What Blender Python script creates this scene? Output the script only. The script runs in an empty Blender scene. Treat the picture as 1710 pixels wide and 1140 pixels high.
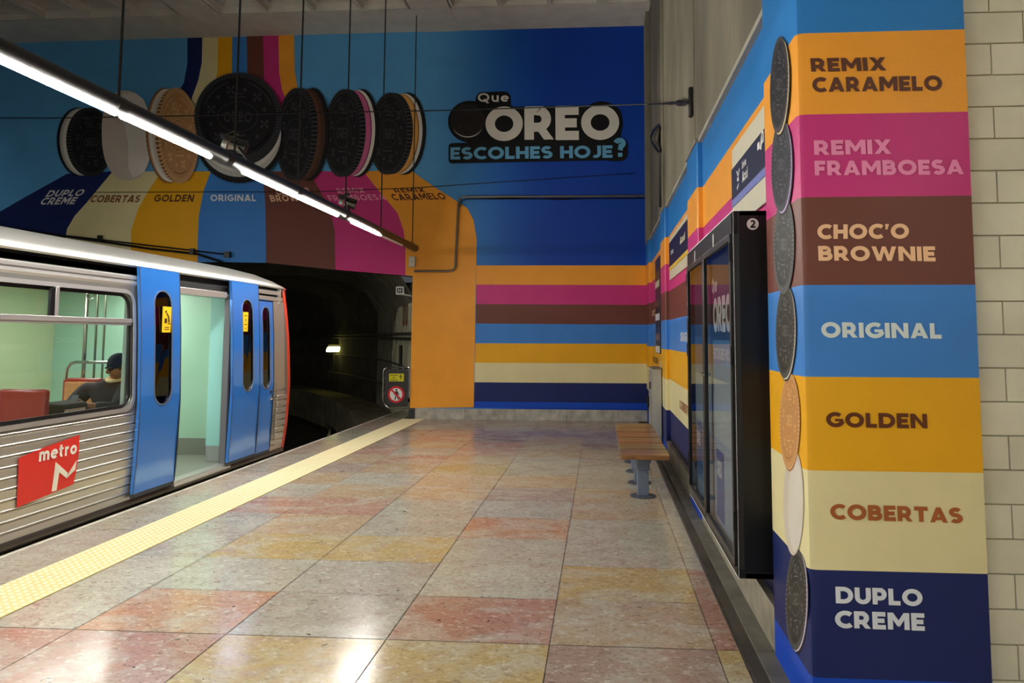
import bpy, bmesh, math, random
from math import sin, cos, pi, radians
from mathutils import Vector, Matrix
random.seed(7)
sc = bpy.context.scene
COL = sc.collection
# ------------------------------------------------------------------ camera, world, exposure
FL, YAW, PITCH, ROLL, CX, CY, EYE = 1150., -0.06575, 0.07424, 0.002695, 927.08, 476.2, 1.55
_fw = Vector((sin(YAW)*cos(PITCH), cos(YAW)*cos(PITCH), sin(PITCH)))
_r = Vector((cos(YAW), -sin(YAW), 0)); _u = _r.cross(_fw)
_rr = _r*cos(ROLL)+_u*sin(ROLL); _uu = -_r*sin(ROLL)+_u*cos(ROLL)
EYEP = Vector((0, 0, EYE))
cam = bpy.data.cameras.new('camera'); camo = bpy.data.objects.new('camera', cam); COL.objects.link(camo)
cam.sensor_width = 36; cam.lens = FL/1710*36; cam.clip_start = .05; cam.clip_end = 200
cam.shift_x = (855-CX)/1710; cam.shift_y = (CY-570)/1710
mw = Matrix((_rr, _uu, -_fw)).transposed().to_4x4(); mw.translation = EYEP
camo.matrix_world = mw; sc.camera = camo
sc.view_settings.view_transform = 'Standard'; sc.view_settings.look = 'None'
sc.view_settings.gamma = 1; sc.view_settings.use_curve_mapping = False
sc.view_settings.exposure = 1.75
w = bpy.data.worlds.new('world'); sc.world = w; w.use_nodes = True
w.node_tree.nodes['Background'].inputs[0].default_value = (.9, .95, 1, 1)
w.node_tree.nodes['Background'].inputs[1].default_value = .02
LED = 66.0        # platform lamp strength
TRAINLAMP = 7.5
PASSFILL = 9.0  # strength of the fill lamp added over the passage

def P(px, py, x=None, y=None, z=None):
    "the point of a known plane (x=, y= or z=) that the photograph shows at a pixel"
    d = _fw+_rr*((px-CX)/FL)-_uu*((py-CY)/FL)
    t = x/d.x if x is not None else y/d.y if y is not None else (z-EYE)/d.z
    return EYEP+d*t
def lin(c):
    f = lambda v: (v/255/12.92) if v/255 <= .04045 else ((v/255+.055)/1.055)**2.4
    return (f(c[0]), f(c[1]), f(c[2]), 1)
# ------------------------------------------------------------------ materials
MATS = {}
def mat(name, rough=.5, metal=0., noise=0., nscale=8., bump=0., bscale=40., coat=0., stretch=None, emit=None, strength=0., spec=.5, dark=None):
    "procedural material whose ground colour is the face colour of the mesh, varied by noise"
    if name in MATS: return MATS[name]
    m = bpy.data.materials.new(name); m.use_nodes = True; nt = m.node_tree; N = nt.nodes; L = nt.links
    b = N['Principled BSDF']; at = N.new('ShaderNodeAttribute'); at.attribute_name = 'Col'
    b.inputs['Roughness'].default_value = rough; b.inputs['Metallic'].default_value = metal
    b.inputs['Specular IOR Level'].default_value = spec
    b.inputs['Coat Weight'].default_value = coat; b.inputs['Coat Roughness'].default_value = .12
    tc = N.new('ShaderNodeTexCoord'); mp = N.new('ShaderNodeMapping'); L.new(tc.outputs['Object'], mp.inputs[0])
    if stretch: mp.inputs['Scale'].default_value = stretch
    out = at.outputs['Color']
    if noise:
        n = N.new('ShaderNodeTexNoise'); n.inputs['Scale'].default_value = nscale; n.inputs['Detail'].default_value = 6
        L.new(mp.outputs[0], n.inputs['Vector'])
        mr = N.new('ShaderNodeMapRange'); mr.inputs[1].default_value = .3; mr.inputs[2].default_value = .7
        mr.inputs[3].default_value = 1-noise; mr.inputs[4].default_value = 1+noise*.6
        L.new(n.outputs['Fac'], mr.inputs[0])
        mx = N.new('ShaderNodeVectorMath'); mx.operation = 'SCALE'
        L.new(out, mx.inputs[0]); L.new(mr.outputs[0], mx.inputs['Scale']); out = mx.outputs[0]
    L.new(out, b.inputs['Base Color'])
    if bump:
        n2 = N.new('ShaderNodeTexNoise'); n2.inputs['Scale'].default_value = bscale; n2.inputs['Detail'].default_value = 4
        L.new(mp.outputs[0], n2.inputs['Vector'])
        bp = N.new('ShaderNodeBump'); bp.inputs['Strength'].default_value = bump; bp.inputs['Distance'].default_value = .01
        L.new(n2.outputs['Fac'], bp.inputs['Height']); L.new(bp.outputs[0], b.inputs['Normal'])
    if emit:
        b.inputs['Emission Color'].default_value = lin(emit); b.inputs['Emission Strength'].default_value = strength
    MATS[name] = m; return m
def glassmat(name, tint=(235, 240, 240), rough=.0, ior=1.5, extra=0.):
    m = bpy.data.materials.new(name); m.use_nodes = True; nt = m.node_tree; N = nt.nodes; L = nt.links
    N.remove(N['Principled BSDF']); o = N['Material Output']
    t = N.new('ShaderNodeBsdfTransparent'); t.inputs[0].default_value = lin(tint)
    g = N.new('ShaderNodeBsdfGlossy'); g.inputs['Roughness'].default_value = rough
    f = N.new('ShaderNodeFresnel'); f.inputs[0].default_value = ior
    a = N.new('ShaderNodeMath'); a.operation = 'ADD'; a.use_clamp = True; a.inputs[1].default_value = extra
    mx = N.new('ShaderNodeMixShader')
    L.new(f.outputs[0], a.inputs[0]); L.new(a.outputs[0], mx.inputs[0]); L.new(t.outputs[0], mx.inputs[1]); L.new(g.outputs[0], mx.inputs[2]); L.new(mx.outputs[0], o.inputs[0])
    MATS[name] = m; return m
VINYL = mat('vinyl_print', .42, noise=.05, nscale=3, bump=.12, bscale=60, spec=.45)
VINYLF = mat('vinyl_print_far', .5, noise=.06, nscale=2, bump=.08, bscale=30, spec=.3)
PAINT = mat('satin_paint', .45, noise=.05, nscale=12)
MATTE = mat('matte_paint', .8, noise=.08, nscale=10)
BLACKM = mat('black_powder_coat', .38, noise=.1, nscale=20)
STEEL = mat('brushed_steel', .3, .85, noise=.07, nscale=9, bump=.02, bscale=90, stretch=(1, .05, 1))
CHROME = mat('chrome', .12, 1.)
CONC = mat('board_marked_concrete', .85, noise=.45, nscale=1.6, bump=.35, bscale=14, stretch=(1, .8, .35))
CEILM = mat('ceiling_concrete', .9, noise=.12, nscale=3, bump=.1, bscale=20)
STONE = mat('grey_stone', .55, noise=.35, nscale=7, bump=.2, bscale=40)
DOORP = mat('blue_door_enamel', .16, .3, noise=.03, nscale=3, coat=.7)
WOOD = mat('varnished_wood', .3, noise=.35, nscale=14, coat=.5, stretch=(1, 14, 6))
FABRIC = mat('cloth', .9, noise=.2, nscale=50, bump=.3, bscale=120)
SKIN = mat('skin', .55, noise=.08, nscale=20)
GLAZE = mat('glazed_tile', .15, noise=.08, nscale=6, coat=.3)
TUNM = mat('tunnel_concrete', .95, noise=.4, nscale=2, bump=.4, bscale=12, spec=.2)
GLASS = glassmat('clear_glass'); CASEGLASS = glassmat('case_glass', (236, 240, 242), .012, 1.5, .0)
DARKGLASS = glassmat('tinted_glass', (95, 92, 86), .02, 1.5, .04)
LEDM = mat('led_light', .5, emit=(255, 252, 244), strength=LED)
LEDOFF = mat('led_diffuser_unlit', .3)
TLAMP = mat('carriage_light', .5, emit=(250, 252, 244), strength=TRAINLAMP)
TUNLAMP = mat('tunnel_lamp_light', .5, emit=(255, 246, 140), strength=2.4)
PFILL = mat('passage_fill_light', .5, emit=(255, 247, 235), strength=PASSFILL)

def marble():
    m = bpy.data.materials.new('polished_marble'); m.use_nodes = True; nt = m.node_tree; N = nt.nodes; L = nt.links
    b = N['Principled BSDF']; at = N.new('ShaderNodeAttribute'); at.attribute_name = 'Col'
    tc = N.new('ShaderNodeTexCoord'); mp = N.new('ShaderNodeMapping'); mp.inputs['Scale'].default_value = (1, 1.5, 1)
    L.new(tc.outputs['Object'], mp.inputs[0])
    def noise(s, d=6, dist=0.):
        n = N.new('ShaderNodeTexNoise'); n.inputs['Scale'].default_value = s; n.inputs['Detail'].default_value = d
        n.inputs['Distortion'].default_value = dist; L.new(mp.outputs[0], n.inputs[0]); return n.outputs['Fac']
    def ramp(i, pts):
        r = N.new('ShaderNodeValToRGB'); L.new(i, r.inputs[0])
        e = r.color_ramp.elements
        while len(e) < len(pts): e.new(.5)
        for k, (p, c) in enumerate(pts): e[k].position = p; e[k].color = (c, c, c, 1)
        return r.outputs[0]
    def mix(t, f, a, c):
        x = N.new('ShaderNodeMix'); x.data_type = 'RGBA'; x.blend_type = t
        if hasattr(f, 'links'): L.new(f, x.inputs[0])
        else: x.inputs[0].default_value = f
        L.new(a, x.inputs[6]) if hasattr(a, 'links') else setattr(x.inputs[6], 'default_value', a)
        L.new(c, x.inputs[7]) if hasattr(c, 'links') else setattr(x.inputs[7], 'default_value', c)
        return x.outputs[2]
    c = at.outputs['Color']
    c = mix('MIX', ramp(noise(2.2, 5, 1.2), [(.44, 0), (.62, .55)]), c, lin((188, 185, 170)))       # pale clouds
    c = mix('MIX', ramp(noise(3.1, 6, 2.), [(.54, 0), (.66, .4)]), c, lin((172, 142, 134)))         # pink veins
    c = mix('MIX', ramp(noise(26, 5, .6), [(.57, 0), (.66, .42)]), c, lin((220, 214, 196)))         # small fossils
    c = mix('MIX', ramp(noise(1.1, 3, .5), [(.45, 0), (.6, .14)]), c, lin((180, 166, 138)))
    c = mix('MULTIPLY', ramp(noise(24, 9, 1.5), [(.32, .5), (.5, 0)]), c, lin((160, 134, 116)))     # brown flecks
    c = mix('MULTIPLY', ramp(noise(13, 8, 1.6), [(.275, .95), (.315, 0)]), c, lin((60, 52, 46)))       # pits
    L.new(c, b.inputs['Base Color'])
    rr = N.new('ShaderNodeMapRange'); rr.inputs[3].default_value = .10; rr.inputs[4].default_value = .25
    L.new(noise(5, 5), rr.inputs[0]); L.new(rr.outputs[0], b.inputs['Roughness'])
    bp = N.new('ShaderNodeBump'); bp.inputs['Strength'].default_value = .06; bp.inputs['Distance'].default_value = .01
    L.new(noise(9, 4), bp.inputs['Height']); L.new(bp.outputs[0], b.inputs['Normal'])
    MATS['marble'] = m; return m
MARBLE = marble()
# ------------------------------------------------------------------ mesh builder
def rootloc(o):
    return Vector(o['_w']) if o is not None else Vector((0, 0, 0))
class MB:
    def __init__(s): s.v = []; s.f = []; s.c = []
    def face(s, pts, col):
        n = len(s.v); s.v += [tuple(p) for p in pts]; s.f.append(tuple(range(n, n+len(pts)))); s.c.append(col); return s
    def grid(s, rows, col, wrap=False, flip=False):
        "rows of points joined by quads"
        n = len(s.v); k = len(rows[0])
        for r in rows: s.v += [tuple(p) for p in r]
        for i in range(len(rows)-1):
            for j in range(k if wrap else k-1):
                a = n+i*k+j; b_ = n+i*k+(j+1) % k; q = (a, b_, b_+k, a+k)
                s.f.append(q[::-1] if flip else q); s.c.append(col if not callable(col) else col(i, j))
        return s
    def box(s, x0, x1, y0, y1, z0, z1, col):
        n = len(s.v)
        s.v += [(x, y, z) for z in (z0, z1) for y in (y0, y1) for x in (x0, x1)]
        for q in ((0, 2, 3, 1), (4, 5, 7, 6), (0, 1, 5, 4), (2, 6, 7, 3), (0, 4, 6, 2), (1, 3, 7, 5)):
            s.f.append(tuple(n+i for i in q)); s.c.append(col)
        return s
    def obox(s, c, ax, ay, az, col):
        "oriented box: centre and three half-axis vectors"
        c, ax, ay, az = map(Vector, (c, ax, ay, az)); n = len(s.v)
        s.v += [tuple(c+ax*i+ay*j+az*k) for k in (-1, 1) for j in (-1, 1) for i in (-1, 1)]
        for q in ((0, 2, 3, 1), (4, 5, 7, 6), (0, 1, 5, 4), (2, 6, 7, 3), (0, 4, 6, 2), (1, 3, 7, 5)):
            s.f.append(tuple(n+i for i in q)); s.c.append(col)
        return s
    def tube(s, pts, r, col, seg=10, caps=True):
        pts = [Vector(p) for p in pts]; rs = r if isinstance(r, (list, tuple)) else [r]*len(pts)
        d0 = (pts[1]-pts[0]).normalized(); up = Vector((0, 0, 1)) if abs(d0.z) < .9 else Vector((1, 0, 0))
        a = d0.cross(up).normalized(); rows = []
        for i, p in enumerate(pts):
            d = (pts[min(i+1, len(pts)-1)]-pts[max(i-1, 0)]).normalized()
            a = (a-d*a.dot(d)).normalized(); b_ = d.cross(a)
            rows.append([p+(a*cos(t)+b_*sin(t))*rs[i] for t in [2*pi*k/seg for k in range(seg)]])
        s.grid(rows, col, wrap=True, flip=True)
        if caps: s.face(rows[0], col); s.face(rows[-1][::-1], col)
        return s
    def lathe(s, c, prof, col, axis='z', seg=20):
        "profile of (radius, height) about an axis through c"
        c = Vector(c); rows = []
        for r, h in prof:
            row = []
            for k in range(seg):
                t = 2*pi*k/seg; u, v_ = r*cos(t), r*sin(t)
                row.append(c+Vector({'z': (u, v_, h), 'y': (u, h, v_), 'x': (h, u, v_)}[axis]))
            rows.append(row)
        s.grid(rows, col, wrap=True); s.face(rows[-1], col); s.face(rows[0][::-1], col); return s
    def prism(s, pts, d, col):
        "polygon extruded by the vector d"
        d = Vector(d); a = [Vector(p) for p in pts]; b_ = [p+d for p in a]; k = len(a)
        s.face(a[::-1], col); s.face(b_, col)
        for i in range(k): s.face([a[i], a[(i+1) % k], b_[(i+1) % k], b_[i]], col)
        return s
    def build(s, name, m, parent=None, bevel=0, smooth=35, merge=True, segs=2, **tags):
        off = rootloc(parent); top = parent is None
        if top:
            xs = [v[0] for v in s.v]; ys = [v[1] for v in s.v]; zs = [v[2] for v in s.v]
            off = Vector(((min(xs)+max(xs))/2, (min(ys)+max(ys))/2, min(zs)))
        me = bpy.data.meshes.new(name); me.from_pydata([tuple(Vector(v)-off) for v in s.v], [], s.f)
        ca = me.color_attributes.new('Col', 'FLOAT_COLOR', 'CORNER')
        buf = []
        for f, c in zip(s.f, s.c):
            for i in range(len(f)):
                cc = c[i] if isinstance(c[0], (tuple, list)) else c
                buf += lin(cc)
        ca.data.foreach_set('color', buf)
        if merge:
            bm = bmesh.new(); bm.from_mesh(me); bmesh.ops.remove_doubles(bm, verts=bm.verts, dist=1e-5)
            bmesh.ops.recalc_face_normals(bm, faces=bm.faces); bm.to_mesh(me); bm.free()
        me.materials.append(m)
        if smooth:
            me.polygons.foreach_set('use_smooth', [True]*len(me.polygons)); me.set_sharp_from_angle(angle=radians(smooth))
        o = bpy.data.objects.new(name, me); COL.objects.link(o)
        if top: o.location = off
        else: o.parent = parent
        o['_w'] = tuple(off)
        if bevel:
            md = o.modifiers.new('bevel', 'BEVEL'); md.width = bevel; md.segments = segs; md.limit_method = 'ANGLE'; md.angle_limit = radians(40)
        for k, v_ in tags.items(): o[k] = v_
        return o
def thing(name, loc, label, cat, group=None):
    o = bpy.data.objects.new(name, None); COL.objects.link(o); o.location = loc; o.empty_display_size = .1
    o['_w'] = tuple(loc); o['label'] = label; o['category'] = cat
    if group: o['group'] = group
    return o
def dup(o, parent=None, delta=None):
    c = o.copy(); COL.objects.link(c)
    if parent is not None: c.parent = parent
    if delta is not None: c.location = o.location+Vector(delta)
    for ch in [q for q in bpy.data.objects if q.parent == o]: dup(ch, c)
    return c
def arc(cx, cy, rx, ry, a0, a1, n=None):
    n = n or max(3, int(abs(a1-a0)/12)); return [(cx+rx*cos(radians(a0+(a1-a0)*i/n)), cy+ry*sin(radians(a0+(a1-a0)*i/n))) for i in range(n+1)]
# ------------------------------------------------------------------ lettering: heavy geometric glyphs made of strokes and quads
W_ = .235
def _bowl(x0, xr, yc, ry): return [(x0, yc+ry), (xr, yc+ry)]+arc(xr, yc, .2, ry, 90, -90)+[(x0, yc-ry)]
def glyphs():
    V = lambda x: ('s', [(x, 0), (x, 1)]); Hh = lambda x0, x1, y: ('s', [(x0, y), (x1, y)]); h = W_/2
    q = lambda *p: ('p', list(p))
    G = {}
    G['I'] = (.235, [V(h)]); G['L'] = (.62, [V(h), Hh(0, .62, h)]); G['T'] = (.76, [V(.38), Hh(0, .76, 1-h)])
    G['E'] = (.66, [V(h), Hh(0, .66, h), Hh(0, .6, .5), Hh(0, .66, 1-h)]); G['F'] = (.62, [V(h), Hh(0, .56, .46), Hh(0, .62, 1-h)])
    G['H'] = (.84, [V(h), V(.84-h), Hh(0, .84, .5)])
    G['O'] = (1.06, [('s', arc(.53, .5, .53-h, .5-h+.01, 0, 360))]); G['Q'] = (1.06, G['O'][1]+[q((.5, .3), (.68, .38), (1.02, -.12), (.8, -.14))])
    G['C'] = (.86, [('s', arc(.53, .5, .53-h, .5-h+.01, 48, 312))])
    G['G'] = (.98, [('s', arc(.53, .5, .53-h, .5-h+.01, 48, 345)), q((.5, .38), (.98, .38), (.98, .56), (.5, .56))])
    G['D'] = (.92, [V(h), ('s', [(0, 1-h), (.42, 1-h)]+arc(.42, .5, .5-h, .5-h, 90, -90)+[(0, h)])])
    G['P'] = (.74, [V(h), ('s', [(0, 1-h), (.4, 1-h)]+arc(.4, .63, .22, .25, 90, -90)+[(0, .38)])])
    G['R'] = (.82, G['P'][1]+[q((.28, .4), (.52, .46), (.84, 0), (.55, 0))])
    G['B'] = (.78, [V(h), ('s', [(0, 1-h), (.4, 1-h)]+arc(.4, .70, .19, .185, 90, -90)+[(0, .51)]), ('s', [(0, .51), (.44, .51)]+arc(.44, .31, .22, .195, 90, -90)+[(0, h)])])
    G['U'] = (.84, [('s', [(h, 1), (h, .42)]+arc(.42, .42, .42-h, .42-h, 180, 360)+[(.84-h, .42), (.84-h, 1)])])
    G['J'] = (.6, [('s', [(.6-h, 1), (.6-h, .36)]+arc(.26, .36, .34-h, .36-h, 0, -130))])
    G['A'] = (.98, [q((0, 0), (.27, 0), (.63, 1), (.36, 1)), q((.98, 0), (.71, 0), (.35, 1), (.62, 1)), q((.26, .16), (.72, .16), (.66, .36), (.32, .36))])
    G['N'] = (.92, [V(h), V(.92-h), q((0, 1), (.25, 1), (.92, 0), (.67, 0))])
    G['M'] = (1.08, [V(h), V(1.08-h), q((0, 1), (.27, 1), (.62, .42), (.5, .16)), q((1.08, 1), (.81, 1), (.46, .42), (.58, .16))])
    G['W'] = (1.4, [q((0, 1), (.26, 1), (.53, 0), (.29, 0)), q((.29, 0), (.53, 0), (.8, 1), (.6, 1)), q((.6, 1), (.8, 1), (1.11, 0), (.87, 0)), q((.87, 0), (1.11, 0), (1.4, 1), (1.14, 1))])
    G['X'] = (.92, [q((0, 1), (.3, 1), (.92, 0), (.62, 0)), q((.62, 1), (.92, 1), (.3, 0), (0, 0))])
    G['Z'] = (.74, [Hh(0, .74, h), Hh(0, .74, 1-h), q((0, h), (.3, h), (.74, 1-h), (.44, 1-h))])
    G['S'] = (.72, [('s', arc(.36, .70, .25, .19, 35, 270)+arc(.36, .31, .25, .20, 90, -145))])
    G["'"] = (.24, [q((.03, .62), (.14, .62), (.24, 1), (0, 1))])
    G['?'] = (.66, [('s', arc(.32, .74, .22, .17, 165, -70)+[(.34, .36)]), q((.21, 0), (.46, 0), (.46, .22), (.21, .22))])
    G['2'] = (.66, [('s', arc(.33, .69, .21, .2, 160, -35)+[(.14, h)]), Hh(.02, .66, h)])
    k = .72; G['o'] = (.72, [('s', arc(.36, .36, .26, .26, 0, 360))]); G['e'] = (.7, [('s', arc(.36, .36, .26, .26, 0, 320)), q((.12, .3), (.66, .3), (.66, .44), (.12, .44))])
    G['u'] = (.68, [('s', [(h, k), (h, .34)]+arc(.34, .34, .34-h, .34-h+.03, 180, 360)+[(.68-h, k)]), ('s', [(.68-h, k), (.68-h, 0)])])
    G['r'] = (.46, [('s', [(h, 0), (h, k)]), ('s', arc(.36, .36, .25, .26, 150, 80))])
    G['t'] = (.5, [('s', [(.2, .95), (.2, .25)]+arc(.34, .25, .14, .14, 180, 290)), q((0, .56), (.48, .56), (.48, .72), (0, .72))])
    G['m'] = (1.06, [('s', [(h, 0), (h, k)]), ('s', arc(.32, .42, .2, .2, 180, 0)+[(.53, 0)]), ('s', arc(.73, .42, .2, .2, 180, 0)+[(.94, 0)])])
    G['i'] = (.24, [('s', [(h, 0), (h, k)]), q((0, .8), (.24, .8), (.24, 1), (0, 1))]); G['l'] = (.24, [V(h)])
    G['n'] = (.68, [('s', [(h, 0), (h, k)]), ('s', arc(.34, .36, .22, .24, 180, 0)+[(.56, 0)])]); G['h'] = (.68, [V(h)]+G['n'][1][1:])
    G['a'] = (.7, [('s', arc(.34, .36, .24, .26, 0, 360)), ('s', [(.58, 0), (.58, k)])]); G['z'] = (.56, [Hh(0, .56, h), Hh(0, .56, k-h), q((0, h), (.24, h), (.56, k-h), (.32, k-h))])
    return G
GL = glyphs()
def textpolys(s, track=.14, weight=1.):
    "2-D polygons and the total width of a string with capital height 1"
    out = []; x = 0; hw = W_/2*weight
    for ch in s:
        if ch == ' ': x += .42; continue
        adv, prims = GL[ch]
        for kind, pts in prims:
            if kind == 'p': out.append([(x+a, b_) for a, b_ in pts]); continue
            pts = [p for i_, p in enumerate(pts) if i_ == 0 or math.dist(p, pts[i_-1]) > 1e-4]
            closed = math.hypot(pts[0][0]-pts[-1][0], pts[0][1]-pts[-1][1]) < 1e-6; n = len(pts); L_ = []; R_ = []
            for i, (a, b_) in enumerate(pts):
                p0 = pts[i-1] if i else (pts[-2] if closed else pts[0]); p1 = pts[i+1] if i < n-1 else (pts[1] if closed else pts[-1])
                def un(ax, ay):
                    l = math.hypot(ax, ay) or 1; return ax/l, ay/l
                d0 = un(a-p0[0], b_-p0[1]); d1 = un(p1[0]-a, p1[1]-b_)
                if i == 0 and not closed: d0 = d1
                if i == n-1 and not closed: d1 = d0
                tx, ty = un(d0[0]+d1[0], d0[1]+d1[1]); nx, ny = -ty, tx
                k = hw/max(.45, (nx*-d0[1]+ny*d0[0]))
                L_.append((x+a+nx*k, b_+ny*k)); R_.append((x+a-nx*k, b_-ny*k))
            for i in range(n-1): out.append([L_[i], R_[i], R_[i+1], L_[i+1]])
        x += adv+track
    return out, x-track
def lettering(name, s, p0, p1, ptop, col, m, parent, lift=(0, 0, 0), track=.14, weight=1., label=None, grow=0):
    "string fitted to baseline start p0, baseline end p1 and the cap-height point above p0"
    polys, wd = textpolys(s, track, weight); p0, p1, ptop, lift = map(Vector, (p0, p1, ptop, lift))
    U = (p1-p0)/wd; V_ = ptop-p0; b = MB()
    for k, pl in enumerate(polys): b.face([p0+U*a+V_*c+lift*(1+.02*(k % 5)) for a, c in pl], col)
    t = {'label': label} if label else {}
    return b.build(name, m, parent, smooth=0, merge=False, **t)

# ------------------------------------------------------------------ colours of the print
ORANGE, MAGENTA, BROWN, BLUE, GOLD, CREAM, NAVY, ROYAL = (247, 166, 50), (205, 52, 128), (112, 62, 50), (62, 134, 216), (240, 176, 16), (232, 220, 168), (20, 36, 96), (0, 70, 190)
SKY = (40, 128, 205); DEEP = (0, 44, 140)
ZB = [0, .175, .60, 1.0, 1.385, 1.77, 2.145, 2.505, 2.865, 3.27]
ZC = [ROYAL, NAVY, CREAM, GOLD, BLUE, BROWN, MAGENTA, ORANGE, SKY]
YF = 12.9
GREY = (128, 124, 112)
# ------------------------------------------------------------------ floor
PAL0 = dict(g=(172, 168, 158), w=(186, 183, 168), p=(178, 122, 108), r=(176, 112, 94), o=(196, 128, 88), y=(190, 160, 92), m=(162, 138, 134), b=(184, 152, 118), k=(150, 118, 104))
PAL = {k_: tuple(v*.66+g_*.34 for v, g_ in zip(c_, (166, 158, 142))) for k_, c_ in PAL0.items()}
XS = [-3.29, -2.78, -1.95, -1.10, -.26, .57, .69]
TT = {-1: 'ppyyky', 0: 'wogrbp', 1: 'wwgwyp', 2: 'gyywgg', 3: 'gbgogg', 4: 'ppggbg', 5: 'gbbmbg', 6: 'bgbbgg', 7: 'mbyggb', 8: 'bpbgmb', 9: 'pgpbbm', 10: 'kbpbkm', 11: 'mpkbmk', 12: 'kpkmkk', 13: 'gkgmkk', 14: 'kkkkkk', 15: 'kkmkmk'}
b = MB(); g = .0024
for r in range(-27, 16):
    y0 = 3.59+.6*r; y1 = min(y0+.6, YF)
    row = TT.get(r) or ''.join(random.choice('gwprybm') for _ in range(6))
    for i in range(6):
        c = PAL[row[i]]; j = random.uniform(-6, 6); c = tuple(max(0, v+j) for v in c)
        gx = g*1.2; gy = g*(1.6 if r % 4 == 0 else .8)
        b.face([(XS[i]+gx, y0+gy, 0), (XS[i+1]-gx, y0+gy, 0), (XS[i+1]-gx, y1-g, 0), (XS[i]+gx, y1-g, 0)], c)
b.face([(-3.3, -12.7, -.004), (.7, -12.7, -.004), (.7, YF, -.004), (-3.3, YF, -.004)], (140, 128, 112))
# stone kerb slabs between the tactile strip and the edge
y = -12.6; k = 0
while y < 16:
    c = (178+random.uniform(-10, 6), 164+random.uniform(-8, 6), 148+random.uniform(-6, 6))
    b.face([(-4.2, y+.003, 0), (-3.71, y+.003, 0), (-3.71, y+1.197, 0), (-4.2, y+1.197, 0)], c); y += 1.2
b.face([(-4.2, -12.7, -.004), (-3.7, -12.7, -.004), (-3.7, 16.2, -.004), (-4.2, 16.2, -.004)], (92, 82, 70))
b.box(.93, 4, -12.7, 3.04, -.02, 0, (168, 156, 142)); b.box(.86, .93, -12.7, 2.96, -.02, 0, (168, 156, 142))
floor = b.build('floor', MARBLE, None, smooth=0, merge=False, kind='structure')
b = MB(); b.box(-4.2, 4, -12.7, 16.2, -.25, -.006, (80, 74, 66)); b.box(-4.2, -4.14, -12.7, 16.2, -1.3, -.25, (60, 56, 50))
b.build('floor', TUNM, None, smooth=0, kind='structure')
b = MB(); b.box(-4.215, -4.17, -12.7, 16.2, -.05, .002, (205, 198, 184)); b.build('trim_1', STONE, None, bevel=.004, kind='structure')
# tactile strip with studs
b = MB(); YEL = (224, 205, 140); y = -12.6
while y < YF-.02:
    y1 = min(y+.4, YF-.005); b.box(-3.71, -3.29, y+.001, y1-.001, -.005, .004, YEL); y = y1
b.build('trim_2', PAINT, None, smooth=0, kind='structure')
b = MB(); n = 8
for i in range(n):
    for j in range(232):
        cx, cy = -3.71+.42*(i+.5)/n+(0 if j % 2 else .0), 1.6+j*.0485
        r0, r1, h0, h1 = .0165, .010, .004, .0095
        A = [(cx+r0*cos(t), cy+r0*sin(t), h0) for t in [k*pi/3 for k in range(6)]]; B = [(cx+r1*cos(t), cy+r1*sin(t), h1) for t in [k*pi/3 for k in range(6)]]
        for k in range(6): b.face([A[k], A[(k+1) % 6], B[(k+1) % 6], B[k]], (248, 240, 204))
        b.face(B, (250, 244, 214))
b.build('trim_3', PAINT, None, smooth=0, merge=False, kind='structure')
# drain slot and the stone channel beside the wall
b = MB(); b.box(.69, .765, -12.7, YF-.03, -.03, -.012, (5, 5, 5)); b.build('trim_4', MATTE, None, smooth=0, kind='structure')
b = MB(); y = -12.6
while y < YF-.3:
    y1 = min(y+.9, YF-.03); v = random.uniform(-10, 10); b.box(.765, .935, y+.003, y1-.003, -.03, -.001, (104+v, 100+v, 90+v)); y = y1
b.build('trim_5', STONE, None, bevel=.003, kind='structure')
b = MB(); b.box(.681, .692, -12.7, YF-.03, -.02, .001, (150, 146, 138)); b.build('trim_6', STEEL, None, smooth=0, kind='structure')
# ------------------------------------------------------------------ track bed
b = MB(); b.box(-13, -4.2, -12.7, 34, -1.4, -1.3, (46, 43, 40)); b.build('floor_track', TUNM, None, kind='structure')
def trackpt(y, off):   # the line bends left beyond the portal
    t = max(0, y-12.5); return Vector((-5.64+off-.028*t*t, y, 0))
for nm, off in (('near', .72), ('far', -.72)):
    pts = [trackpt(y, off) for y in [-12+2*i for i in range(12)]+[12.5+i*.8 for i in range(1, 20)]]
    b = MB(); rows = [[(p.x-.035, p.y, -1.3), (p.x-.035, p.y, -1.14), (p.x+.035, p.y, -1.14), (p.x+.035, p.y, -1.3)] for p in pts]
    b.grid(rows, (150, 145, 140))
    b.build('rail', STEEL, None, label='running rail of the track on the side %s the platform' % ('nearer to' if nm == 'near' else 'farther from'), category='rail', group='rails of the track')
# ------------------------------------------------------------------ far wall with its mural
top = 7.5
def FW(px, py, e=0): return P(px, py, y=YF-e)
edge = [FW(x, y_) for x, y_ in ((400, 436.5), (442, 437), (484, 441), (557, 448), (625, 455), (676, 459.5), (689, 461))]
edge = [Vector((-13, YF, 2.85)), Vector((-10, YF, 2.95)), Vector((-8, YF, 2.98))]+edge
xr = edge[-1].x
b = MB()
for a, c in zip(edge, edge[1:]): b.face([(a.x, YF, a.z), (c.x, YF, c.z), (c.x, YF, top+.1), (a.x, YF, top+.1)], (60, 60, 70)); b.face([(a.x, YF, a.z), (c.x, YF, c.z), (c.x, YF+.35, c.z), (a.x, YF+.35, a.z)], (60, 60, 62))
b.box(xr, 1.2, YF, YF+.35, -.02, top+.1, (70, 70, 78)); b.box(-13, xr, YF+.02, YF+.35, 3.1, top+.1, (70, 70, 78))
wall_far = b.build('wall_far', MATTE, None, smooth=0, kind='structure')
mural = thing('wall_mural', (-2, YF, 0), 'huge blue mural of striped flavour bands and sandwich biscuits covering the end wall', 'mural')
b = MB(); e = .004
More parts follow.
